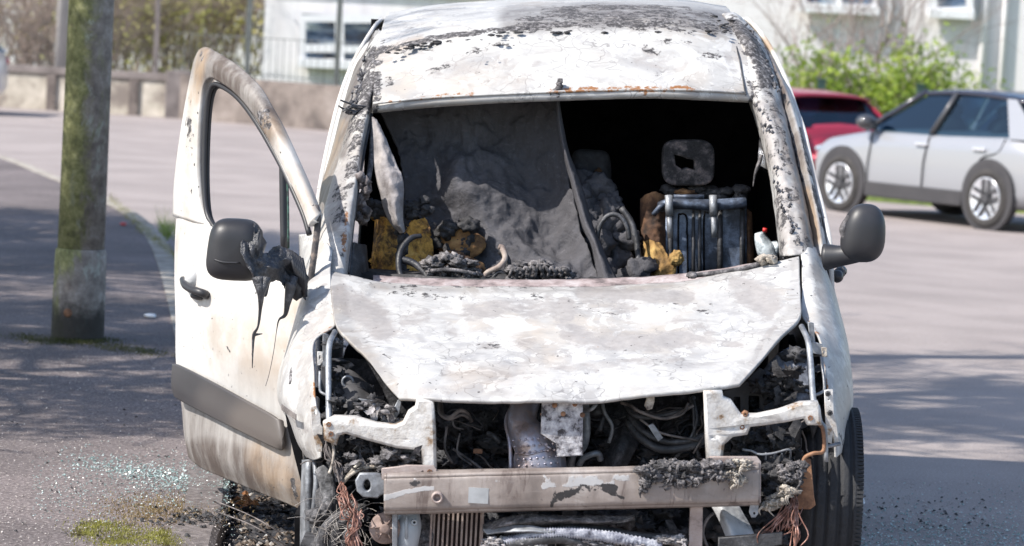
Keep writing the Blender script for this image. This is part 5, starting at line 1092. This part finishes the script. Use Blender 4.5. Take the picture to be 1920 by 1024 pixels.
# ---------------------------------------------------------------- bumper beam
bx = np.linspace(0, 1, 9)
def brow(yl, yr, d): return [P(720+f*704, yl+(yr-yl)*f, d+.02*(2*f-1)**2) for f in bx]
bst2 = [('x', [(0, 0)], 1, 0)]
BM = NT('beam_steel')
t = BM; big = t.noise(2.2, 6, .65, .4, t.map((1.6, 1, .6))); fi = t.noise(45, 7, .7)
c = t.ramp(big, [(.34, (.11, .09, .08)), (.46, (.24, .20, .18)), (.58, (.345, .30, .275)), (.74, (.46, .43, .41))])
v_ = t.noise(7, 6, .7, .6, t.map((3, 1, .35))); c = t.mix(t.ss(v_, .54, .62, 0, .8), c, (.12, .09, .08))
vv = t.ss(t.math('ADD', t.attr('bare'), t.math('MULTIPLY', t.math('SUBTRACT', t.noise(20, 6, .7), .5), 1.8)), .42, .55)
c = t.mix(t.ss(t.noise(4, 9, .75, .8), .50, .62, 0, .5), c, (.17, .145, .135)); c = t.mix(t.ss(t.noise(9, 8, .75, 1.0, t.map((.5, 1, 2))), .52, .60, 0, .5), c, (.24, .20, .18)); c = t.mix(vv, c, (.42, .41, .41))
so = t.ss(t.math('ADD', t.attr('soot'), t.math('MULTIPLY', t.math('SUBTRACT', t.noise(22, 6, .7), .5), 2)), .44, .56)
c = t.mix(so, c, (.035, .032, .033)); c = t.mix(t.ss(fi, .63, .68, 0, .6), c, (.08, .06, .055))
c = t.mix(t.math('MULTIPLY', t.attr('smoke'), .7), c, (.10, .085, .08))
t.bump(t.math('ADD', fi, t.math('MULTIPLY', vv, .6)), .35, .004); BM = t.out(c, .5, .15)
beam = patch('bumper_beam', [brow(886, 874, 9.62), brow(889, 872, 9.57), brow(894, 877, 9.545), brow(897, 880, 9.55), brow(901, 884, 9.545), brow(930, 912, 9.542), brow(953, 937, 9.545), brow(956, 940, 9.56), brow(960, 943, 9.562), brow(962, 945, 9.62)], 160, 60, BM, van, .006, .0015, 12,
      [('bare', [(720, 934), (760, 922), (812, 914)], 7, .8), ('soot', [(772, 906), (790, 908)], 12, .5), ('soot', [(1040, 935), (1060, 925), (1090, 915), (1150, 914)], 13, .58), ('bare', [(1020, 912), (1060, 908), (1120, 905), (1150, 908)], 9, .62), ('bare', [(1025, 900), (1180, 897)], 12, .45), ('soot', [(1140, 920), (1170, 935)], 6, .5), ('bare', [(780, 900), (1000, 905)], 8, .3), ('smoke', [(1280, 900), (1330, 935), (1420, 900)], 26, .5), ('smoke', [(1200, 880), (1420, 870)], 24, .6), ('soot', [(1035, 945), (1040, 920)], 6, .6)], raw=True, linv=True, linu=True, off=-1)
m = MB(); a, b = P(879, 913, 9.55), P(915, 944, 9.55); m.box(((a.x+b.x)/2, 9.5405, (a.z+b.z)/2), (abs(b.x-a.x), .003, abs(a.z-b.z))); m.build('pale_label', rm('pale_label', [(.35, (.24, .245, .25)), (.65, (.38, .39, .40))], 10, .6, bump=0), beam, False)
m = MB(); m.lathe(P(820, 932, 9.545), (0, -1, 0), [(.0185, 0), (.0185, .010), (.0165, .022), (.011, .022), (.0105, .004)], 20); m.build('towing_socket', BEAMM, beam)
bp = plate('beam_bracket', [(717, 878), (745, 875), (762, 872), (812, 873), (818, 878), (818, 893), (717, 897)], 9.60, .02, BEAMM, van, [circ(793, 883, 3)])
bolts(bp, [(806, 884)], 9.588, .009)
bp = plate('beam_bracket', [(1325, 860), (1332, 856), (1418, 856), (1425, 864), (1425, 940), (1414, 944), (1325, 885)], 9.615, .02, BEAMM, van, [circ(1351, 868, 3)])
bolts(bp, [(1336, 868)], 9.603, .009)
plate('towing_eye', [(676, 888), (712, 888), (714, 896), (724, 898), (724, 922), (712, 926), (708, 930), (682, 928), (672, 918), (669, 900)], 9.63, .02, GMET, van, [[(x, y) for x, y in circ(689, 908, 9, 13)]], .004)
tubes('wire_guide', CREAM, [([(643, 905, 9.68), (658, 890, 9.66), (680, 878, 9.66), (716, 874, 9.66)], .006), ([(650, 895, 9.67), (662, 880, 9.66), (680, 864, 9.66)], .005)])
# molten lumps on the beam
def crust(name, mat, pts, s, seed, d=9.53, n=14):
    R0 = random.Random(seed); m = MB()
    for x, y, w_, h_ in pts:
        m.blob(P(x, y, d+.03), (w_/650, .035, h_/650), 5, .55, 3.2, seed)
        for k in range(n):
            q = s*R0.uniform(.35, 1.1); m.blob(P(x+R0.uniform(-w_, w_), y+R0.uniform(-h_, h_), d+R0.uniform(-.005, .04)), (q*R0.uniform(.7, 1.6), q*.8, q*R0.uniform(.5, .9)), 3, .9, 3.0, seed+k)
        for k in range(2):
            a = P(x+R0.uniform(-w_, w_), y+R0.uniform(0, h_), d-.006); m.tube([a, a+Vector((R0.gauss(0, .008), -.002, -.012)), a+Vector((R0.gauss(0, .01), .004, -.028))], [.005, .003, .001], 6, 4)
    return tag(m.build(name, mat, van), kind='stuff')
crust('molten_crust', ASHM, [(1215, 890, 16, 16), (1250, 880, 25, 17), (1275, 892, 30, 20), (1310, 885, 25, 18), (1345, 885, 25, 16), (1205, 912, 10, 10), (1290, 872, 40, 6)], .017, 20, n=16)
crust('molten_crust', CREAM, [(1370, 885, 14, 16), (1392, 872, 16, 8), (1378, 900, 10, 10)], .014, 60)
crust('molten_crust', CHAR, [(1455, 880, 26, 24), (1470, 905, 28, 26), (1445, 925, 10, 16)], .020, 90, 9.66, 18)
crust('molten_crust', CREAM, [(1472, 922, 16, 10), (1455, 938, 16, 8), (1440, 948, 10, 5)], .014, 120, 9.60)
crust('molten_crust', ASHM, [(1480, 890, 22, 16), (1495, 875, 14, 10)], .014, 160, 9.62)
plate('rust_plate', [(1508, 860), (1518, 862), (1524, 930), (1527, 945), (1518, 952), (1490, 952), (1486, 930), (1500, 890)], 9.72, .012, RUSTP, van, [], .003)
# ---------------------------------------------------------------- below the beam
m = MB(); m.lathe(P(722, 990, 9.66), (0, -1, 0), [(.048, 0), (.048, .012), (.042, .018), (.016, .018), (.016, .026), (.008, .026)], 30)
for k in range(6):
    a = k*math.pi/3; c0 = P(722, 990, 9.64); m.box(c0+Vector((math.cos(a)*.028, 0, math.sin(a)*.028)), (.03, .008, .004), Matrix.Rotation(-a, 3, 'Y'))
m.build('horn', rm('horn_brown', [(.3, (.12, .08, .065)), (.55, (.30, .22, .19)), (.75, (.42, .35, .32))], 20, .7), van)
cupm = rm('pale_grey_metal', [(.3, (.30, .33, .36)), (.7, (.48, .51, .54))], 5, .5, .2, bump=.2)
m = MB(); m.tube([P(765, 955, 9.70), P(766, 985, 9.68), P(762, 1015, 9.68), P(756, 1050, 9.70)], [.032, .040, .038, .034], 20, 5); cu_ = m.build('washer_pump_cup', cupm, van)
m = MB(); m.lathe(P(777, 979, 9.645), (0, -1, 0), [(.010, 0), (.010, .008), (.004, .008), (.004, 0)], 14); m.tube([P(762, 962, 9.64), P(762, 1010, 9.638)], .005, 8); m.build('cup_spigot', cupm, cu_)
plate('cup_bracket', rc(737, 960, 745, 1050), 9.66, .03, GMET, van)
patch('mesh_scrap', [[(792, 962, 9.72), (815, 962, 9.72)], [(780, 1000, 9.7), (812, 1000, 9.7)], [(775, 1050, 9.7), (810, 1050, 9.7)]], 10, 16, ASHM, van, .006, .02, 16)
cool = plate('intercooler', rc(808, 950, 905, 1070), 9.75, .02, rm('cooler_dark', [(.3, (.03, .02, .02)), (.7, (.09, .06, .055))], 20, .8), van)
m = MB(); FINM = rm('cooler_fins', [(.3, (.20, .14, .12)), (.7, (.38, .31, .28))], 18, .6, .2)
for k in range(11):
    x = 813+k*8.8; m.box((P(x, 1000, 9.72).x, 9.72, P(x, 1010, 9.72).z), (.0062, .03, .21))
m.build('fins', FINM, cool, False)
m = MB(); m.box((P(904, 1000, 9.71).x, 9.71, P(904, 1010, 9.71).z), (.006, .04, .21)); m.box((P(808, 1000, 9.71).x, 9.71, P(808, 1010, 9.71).z), (.006, .04, .21)); m.build('side_rails', FINM, cool, False)
patch('lower_rail', [[(905, 985, 9.66), (960, 968, 9.62), (1060, 965, 9.62), (1130, 968, 9.62), (1190, 962, 9.66)], [(905, 998, 9.62), (960, 982, 9.58), (1060, 976, 9.58), (1130, 978, 9.58), (1190, 970, 9.62)], [(910, 1004, 9.66), (960, 992, 9.62), (1060, 986, 9.62), (1130, 984, 9.62), (1190, 975, 9.66)]], 70, 12, ASHM, van, .01, .012, 14)
patch('lower_rail', [[(905, 992, 9.62), (980, 985, 9.58), (1040, 992, 9.58)], [(912, 1000, 9.6), (980, 996, 9.56), (1040, 998, 9.56)]], 40, 8, GMET, van, .006, .006, 14)
tubes('lower_pipe', DMET, [([(1020, 985, 9.66), (1120, 992, 9.64), (1200, 1005, 9.62), (1290, 1008, 9.64)], .012), ([(950, 1022, 9.6), (1010, 1012, 9.58), (1060, 1010, 9.58), (1110, 1024, 9.6)], .018)])
def corrug(m, pts, r, n=70):
    pp = cat([P(*p) for p in pts], n*2); m.tube(pp, [r*(1.12 if k % 2 else .86)*(1+.12*noise.noise(p*30)) for k, p in enumerate(pp)], 12, 0)
m = MB(); corrug(m, [(905, 1030, 9.62), (960, 1015, 9.6), (1020, 1002, 9.58), (1080, 1000, 9.58), (1150, 1008, 9.58), (1240, 1024, 9.6)], .018, 60)
m.build('corrugated_hose', rm('ash_blue_white', [(.34, (.06, .06, .08)), (.46, (.26, .27, .33)), (.62, (.60, .61, .66))], 30, .85, bump=.8, nr=.7), van)
crust('ash_crust', ASHL, [(930, 1018, 24, 8), (1060, 1000, 30, 8), (1255, 1012, 30, 8), (1120, 1018, 40, 8), (1200, 1020, 30, 6), (1000, 1022, 30, 5)], .012, 300, 9.58, 12)
plate('upright', [(1294, 945), (1316, 945), (1314, 1070), (1290, 1070)], 9.64, .03, BEAMM, van)
patch('chassis_horn', [[(1330, 944, 9.74), (1352, 946, 9.70), (1372, 946, 9.74), (1384, 944, 9.76)], [(1342, 965, 9.72), (1360, 968, 9.68), (1382, 962, 9.72), (1394, 962, 9.74)], [(1352, 985, 9.70), (1370, 988, 9.66), (1394, 984, 9.70), (1406, 982, 9.72)], [(1360, 1006, 9.68), (1378, 1006, 9.64), (1400, 1004, 9.68), (1414, 1000, 9.70)]], 30, 30, rm('horn_white', [(.32, (.12, .12, .13)), (.46, (.46, .47, .49)), (.7, (.66, .67, .69))], 10, .55, .1), van, .008, .004, 12)
plate('hanging_tab', [(1408, 940), (1422, 940), (1421, 962), (1416, 969), (1409, 969), (1405, 960)], 9.60, .006, GMET, van, [circ(1414, 962, 3)])
plate('lower_plate', [(1348, 1008), (1400, 1004), (1464, 998), (1464, 1018), (1440, 1022), (1430, 1070), (1348, 1070)], 9.60, .02, DMET, van, [], .003)
tubes('brake_pipe', WIREG, [([(1338, 962, 9.66), (1325, 975, 9.64), (1318, 1000, 9.64), (1328, 1030, 9.64)], .005)])
# copper wire bundles
def bundle(name, mat, a, b, n, spr, r, seed, sag=0, tgt=None):
    R0 = random.Random(seed); m = MB()
    for k in range(n):
        p0 = P(a[0]+R0.gauss(0, spr[0]), a[1]+R0.gauss(0, spr[0]), a[2]); p3 = P(b[0]+R0.gauss(0, spr[1]), b[1]+R0.gauss(0, spr[1]*.6), b[2])
        p1 = p0.lerp(p3, .35)+Vector((R0.gauss(0, .008), R0.gauss(0, .008), R0.gauss(0, .006))); p2 = p0.lerp(p3, .7)+Vector((R0.gauss(0, .014), R0.gauss(0, .01), R0.gauss(0, .008)))
        m.tube([p0, p1, p2, p3], r, 5, 4)
    return tag(m.build(name, mat, van), kind='stuff')
bundle('copper_wires', COPP, (640, 905, 9.66), (648, 950, 9.62), 10, (2, 6), .0018, 1)
bundle('copper_wires', COPP, (645, 930, 9.63), (668, 975, 9.60), 14, (6, 5), .002, 2)
bundle('copper_wires', COPP, (668, 965, 9.60), (664, 1040, 9.58), 22, (5, 5), .0024, 3)
bundle('dark_wires', WIREG, (640, 905, 9.66), (614, 820, 9.7), 8, (3, 5), .0022, 4); bundle('dark_wires', WIREG, (640, 905, 9.66), (622, 860, 9.7), 8, (2, 4), .0022, 5)
bundle('copper_wires', COPP, (1490, 938, 9.64), (1478, 995, 9.6), 14, (5, 8), .002, 6); bundle('copper_wires', COPP, (1478, 950, 9.62), (1425, 1030, 9.58), 12, (5, 8), .0022, 7); bundle('copper_wires', COPP, (1492, 945, 9.62), (1486, 1030, 9.58), 12, (3, 6), .0022, 8)
tubes('scorched_wire', CREAM, [([(622, 822, 9.68), (626, 850, 9.66), (622, 875, 9.66), (617, 888, 9.66)], .0045)])
tubes('wing_wires', WIREG, [([(528, 768-k*2, 9.98), (540, 777-k*2, 9.95), (556, 788-k*2, 9.92)], .0012) for k in range(6)], n=4)
# ---------------------------------------------------------------- wheels
def wheel(cx, cy_z, cyy, r, w_, name, mat, tread=True):
    c0 = Vector((cx, cyy, cy_z)); m = MB(); pr = []; hw_ = w_/2
    xs_ = np.linspace(-hw_, hw_, 41)
    pr.append((r*.66, -hw_*.9)); pr.append((r*.86, -hw_*1.04))
    for x in xs_:
        g_ = 0
        for gc in (-.62, -.22, .2, .6):
            if abs(x/hw_-gc) < .055: g_ = .010
        pr.append((r-.03*abs(x/hw_)**6-g_, x))
    pr.append((r*.86, hw_*1.04)); pr.append((r*.66, hw_*.9))
    m.lathe(c0, (1, 0, 0), pr, 96); o = m.build(name, mat, van)
    m = MB(); m.lathe(c0, (1, 0, 0), [(r*.64, -hw_*.8), (r*.66, hw_*.8), (r*.60, hw_*.9), (r*.2, hw_*.5)], 30); m.build('rim', DMET, o)
    if tread:
        m = MB()
        for k in range(150):
            a = 2*math.pi*k/150; u = Vector((0, math.cos(a), math.sin(a))); v = Vector((0, -math.sin(a), math.cos(a)))
            m.box(c0+u*(r-.010)+Vector((hw_*.84, 0, 0)), (.030, .008, .008), Matrix((Vector((1, 0, 0)), u, v)).transposed())
        m.build('tread_blocks', mat, o, False)
    return o
wheel(P(1546, 900, 10.15).x, .325, 10.15, .325, .185, 'front_wheel', RUB)
wheel(P(1546, 900, 10.15).x-.0, .325, 12.6, .325, .185, 'rear_wheel', RUB)
wheel(P(632, 980, 10.2).x-.03, .26, 12.6, .27, .18, 'rear_wheel', RUB, False)
# burnt front left wheel: collapsed cords, rusty rim, steel wires bristling
m = MB()
R0 = random.Random(8)
c0 = P(632, 990, 9.98)
m.blob(c0+Vector((0, .12, -.02)), (.085, .20, .14), 4, .35, 1.6, 3)
for k in range(26): m.blob(P(R0.uniform(590, 680), R0.uniform(958, 1030), 9.80+R0.uniform(-.03, .05)), (R0.uniform(.015, .04), .03, R0.uniform(.01, .03)), 3, .6, 2, k)
for k in range(3): m.tube([P(600+k*22, 1030, 9.76), P(612+k*22, 990, 9.74), P(640+k*18, 966, 9.76)], .018, 8, 4)
fw = m.build('burnt_wheel', rm('tyre_ash', [(.35, (.02, .02, .022)), (.5, (.07, .068, .072)), (.62, (.16, .155, .16)), (.75, (.34, .33, .34))], 34, .9, bump=.9, bscale=45, nr=.78), van)
m = MB(); m.tube([P(602, 880, 9.86), P(612, 900, 9.84), P(620, 940, 9.82), P(616, 975, 9.82)], [.022, .026, .026, .03], 10, 4); m.build('strut', rm('strut_ash', [(.35, (.03, .03, .032)), (.55, (.12, .12, .125)), (.75, (.34, .33, .34))], 40, .9, bump=.9), van)
m = MB()
for k in range(80):
    a = P(R0.uniform(590, 690), R0.uniform(930, 1024), 9.72); an = R0.uniform(0, 6.28); L = R0.uniform(.03, .10); dv = Vector((math.cos(an)*L, -.03, math.sin(an)*L*.8))
    m.tube([a, a+dv*.5+Vector((0, 0, .01)), a+dv], .0008, 3, 2, False)
tag(m.build('steel_cords', rm('cord_steel', [(.3, (.25, .22, .2)), (.7, (.5, .47, .44))], 10, .5, .3, bump=0), fw), kind='stuff')
patch('door_post', [[(566, 862, 10.25), (572, 862, 10.2), (582, 862, 10.18), (592, 866, 10.2)], [(563, 940, 10.25), (570, 940, 10.2), (582, 942, 10.18), (590, 944, 10.2)], [(562, 1060, 10.25), (570, 1060, 10.2), (580, 1060, 10.18), (586, 1060, 10.2)]], 14, 30, GMET, van, .006, 0)
tubes('arch_edge', GMET, [([(590, 862, 10.05), (593, 900, 10.02), (590, 940, 10.02), (586, 985, 10.04)], .009), ([(580, 862, 10.08), (578, 930, 10.06), (580, 1010, 10.06)], .012)])
plate('arch_shade_plate', [(533, 752), (545, 762), (556, 800), (566, 850), (572, 905), (566, 905), (552, 850), (540, 800)], 10.28, .01, BLACK, van)  # black plate standing in for the shade in the arch gap
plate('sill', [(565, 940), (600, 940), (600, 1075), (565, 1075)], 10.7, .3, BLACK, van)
# ================================================================ SMALL THINGS ON THE GROUND
random.seed(99)
def scatter(name, mat, n, reg, size, label, cat_, z, tilt=.5, kindf='shard'):
    m = MB()
    for _ in range(n):
        x, y = reg()
        p = G(x, y, z); s = size*random.uniform(.4, 1.3); a = random.uniform(0, 6.28)
        u = Vector((math.cos(a), math.sin(a), random.uniform(-tilt, tilt))).normalized()*s; v = Vector((-math.sin(a), math.cos(a), random.uniform(-tilt, tilt))).normalized()*s*random.uniform(.4, 1)
        c = p+Vector((0, 0, s*.6)); b = len(m.v)
        m.v += [c-u-v*.6, c+u*.8-v, c+u*.5+v, c-u*.7+v*.8, c+Vector((0, 0, s*.7))]; m.f += [(b, b+1, b+4), (b+1, b+2, b+4), (b+2, b+3, b+4), (b+3, b, b+4)]
    return tag(m.build(name, mat, None, False), label, cat_, None, 'stuff')
GLS = NT('shattered_glass'); GLS.l(GLS.ramp(GLS.noise(60, 3, .6), [(.38, (.10, .17, .16)), (.5, (.25, .34, .33)), (.62, (.50, .58, .57))]), GLS.b.inputs['Base Color']); GLS = GLS.out(None, .15, 0, .6)
scatter('broken_glass', GLS, 1500, lambda: ((lambda t, k: (110+t*320, 862+t*52+k*(16+8*t)))(random.random()**.6, random.gauss(0, 1.0)*random.random()**.5)), .0048, 'crumbs of pale green safety glass strewn over the footway', 'glass', kz)
scatter('broken_glass', GLS, 1300, lambda: (random.uniform(60, 440), random.gauss(915, 34)), .0035, 'crumbs of pale green safety glass strewn over the footway', 'glass', kz)
scatter('broken_glass', GLS, 1500, lambda: (random.uniform(1590, 1925), 1035-abs(random.gauss(0, 46))), .005, 'glass crumbs on the road in the shadow right of the van', 'glass', 0)
GRIT = rm('grit', [(.35, (.06, .05, .05)), (.5, (.30, .26, .24)), (.65, (.7, .66, .62))], 45, .9, bump=0)
scatter('grit', GRIT, 4200, lambda: (random.uniform(-10, 440), random.uniform(640, 1030)), .0034, 'loose grit and dust on the footway', 'grit', kz)
scatter('grit', GRIT, 900, lambda: (random.uniform(1590, 1930), random.uniform(900, 1030)), .0035, 'loose grit on the road beside the front wheel', 'grit', 0)
CH2 = rm('charred_bits', [(.3, (.012, .012, .014)), (.7, (.05, .048, .05))], 30, .8, bump=.4)
scatter('charred_bits', CH2, 130, lambda: (random.gauss(360, 40), random.gauss(975, 8)), .010, 'small charred flakes lying on the kerb', 'debris', kz)
scatter('charred_bits', CH2, 60, lambda: (random.uniform(0, 420), random.uniform(760, 1010)), .007, 'small charred flakes lying on the kerb', 'debris', kz)
scatter('charred_bits', CH2, 90, lambda: (random.uniform(1590, 1860), random.uniform(930, 1000)), .008, 'charred flakes on the road beside the front wheel', 'debris', 0)
# burnt rubbish in the gutter below the open door
m = MB()
for k in range(260):
    x = random.uniform(425, 580); y = random.uniform(905, 1035)
    if x < 425+(y-905)*-.15+8: continue
    s = random.uniform(.012, .035); m.blob(G(x, y, 0)+Vector((0, 0, s*.4)), (s*1.4, s*1.4, s*.7), 2, .9, 2, k)
tag(m.build('gutter_debris', CHAR), 'black burnt rubbish lying in the gutter under the open door', 'debris', None, 'stuff')
scatter('gutter_scraps', rm('gutter_scraps', [(.40, (.03, .026, .024)), (.50, (.12, .085, .06)), (.58, (.26, .23, .20)), (.68, (.42, .46, .49))], 20, .8, bump=0), 240, lambda: (random.uniform(440, 575), random.uniform(905, 1030)), .012, 'pale and rusty scraps among the burnt rubbish', 'debris', .03)
scatter('gutter_scraps', rm('orange_scraps', [(.4, (.20, .08, .03)), (.6, (.50, .22, .07))], 20, .8, bump=0), 26, lambda: (random.gauss(458, 9), random.gauss(945, 6)), .016, 'orange scorched scraps by the kerb edge', 'debris', .05)
m = MB()
for a_, b_ in (((398, 937), (560, 1022)), ((408, 960), (545, 1030)), ((470, 905), (575, 950))): m.tube([G(*a_, .10), G((a_[0]+b_[0])/2, (a_[1]+b_[1])/2-8, .14), G(*b_, .06)], .0022, 5, 5)
tag(m.build('loose_wire', WIREG), 'thin stiff wires sticking out over the kerb by the open door', 'wire', None, 'stuff')
# moss and grass
MOSS = leafmat('moss', [(.34, (.12, .10, .05)), (.5, (.25, .24, .06)), (.68, (.38, .37, .10))], 14)
def tufts(name, label, n, reg, h, z, mat=MOSS, w_=.0025, cat_='grass'):
    m = MB()
    for _ in range(n):
        x, y = reg(); p = G(x, y, z); a = random.uniform(0, 6.28); l = h*random.uniform(.4, 1.3); u = Vector((math.cos(a), math.sin(a), 0))
        t_ = p+Vector((random.gauss(0, .35)*l, random.gauss(0, .35)*l, l)); b = len(m.v); m.v += [p-u*w_, p+u*w_, t_]; m.f.append((b, b+1, b+2))
    return tag(m.build(name, mat, None, False), label, cat_, None, 'stuff')
tufts('moss', 'yellow green moss at the lower left of the footway', 3800, lambda: ((lambda c, g: (c[0]+random.gauss(0, c[2]), c[1]+random.gauss(0, c[3])))(random.choice(((185, 985, 22, 4), (225, 995, 26, 8), (262, 1010, 30, 9), (300, 1004, 16, 6), (215, 1016, 30, 5), (160, 1000, 14, 4), (320, 1018, 14, 6))), 0)), .008, kz, cat_='moss')
tufts('moss', 'dry brownish moss between the glass and the kerb', 3000, lambda: (random.gauss(300, 60), random.gauss(958, 16)), .007, kz, leafmat('dry_moss', [(.3, (.16, .11, .06)), (.6, (.33, .25, .12))], 14), cat_='moss')
tufts('moss', 'dark moss along the joint by the foot of the lamp post', 1900, lambda: ((lambda x: (x, 628+x*.115+random.gauss(0, 4)))(random.choice((random.uniform(-10, 335), random.gauss(60, 18), random.gauss(215, 22), random.gauss(270, 20))))), .008, kz, leafmat('dark_moss', [(.3, (.05, .055, .02)), (.6, (.14, .14, .05))], 9), cat_='moss')
tufts('moss', 'dark moss tufts ringing the foot of the lamp post', 1500, lambda: (random.gauss(145, 34), 640+random.gauss(0, 3)), .016, kz, leafmat('foot_moss', [(.3, (.035, .04, .015)), (.6, (.11, .115, .04))], 9), cat_='moss')
tufts('moss', 'green moss growing along the far edge of the footway', 2200, lambda: ((lambda t: (205+t*125, 372+t*112+random.gauss(0, 6)))(random.random())), .014, kz, cat_='moss')
tufts('grass_tuft', 'fresh green grass tuft at the kerb beyond the door handle', 70, lambda: (random.gauss(312, 6), random.gauss(440, 6)), .20, 0, leafmat('fresh_grass', [(.3, (.10, .16, .02)), (.7, (.30, .40, .08))], 6), .004)
LIT = rm('litter_white', [(.3, (.6, .62, .66)), (.7, (.75, .77, .8))], 20, .5, bump=0)
p = G(283, 592, kz+.01); m = MB(); m.blob(p, (.034, .05, .012), 3, .3); tag(m.build('litter', LIT), 'crumpled white scrap lying on the shaded footway', 'litter')
p = G(1612, 940, .01); m = MB(); m.blob(p, (.024, .04, .014), 3, .4); tag(m.build('litter', LIT), 'white scrap on the road beside the front wheel', 'litter')
p = G(232, 420, kz+.01); m = MB(); m.blob(p, (.026, .06, .012), 3, .4); tag(m.build('litter', rm('litter_red', [(.3, (.5, .03, .03)), (.7, (.6, .1, .08))], 20, .5, bump=0)), 'red scrap on the footway near the far kerb', 'litter')
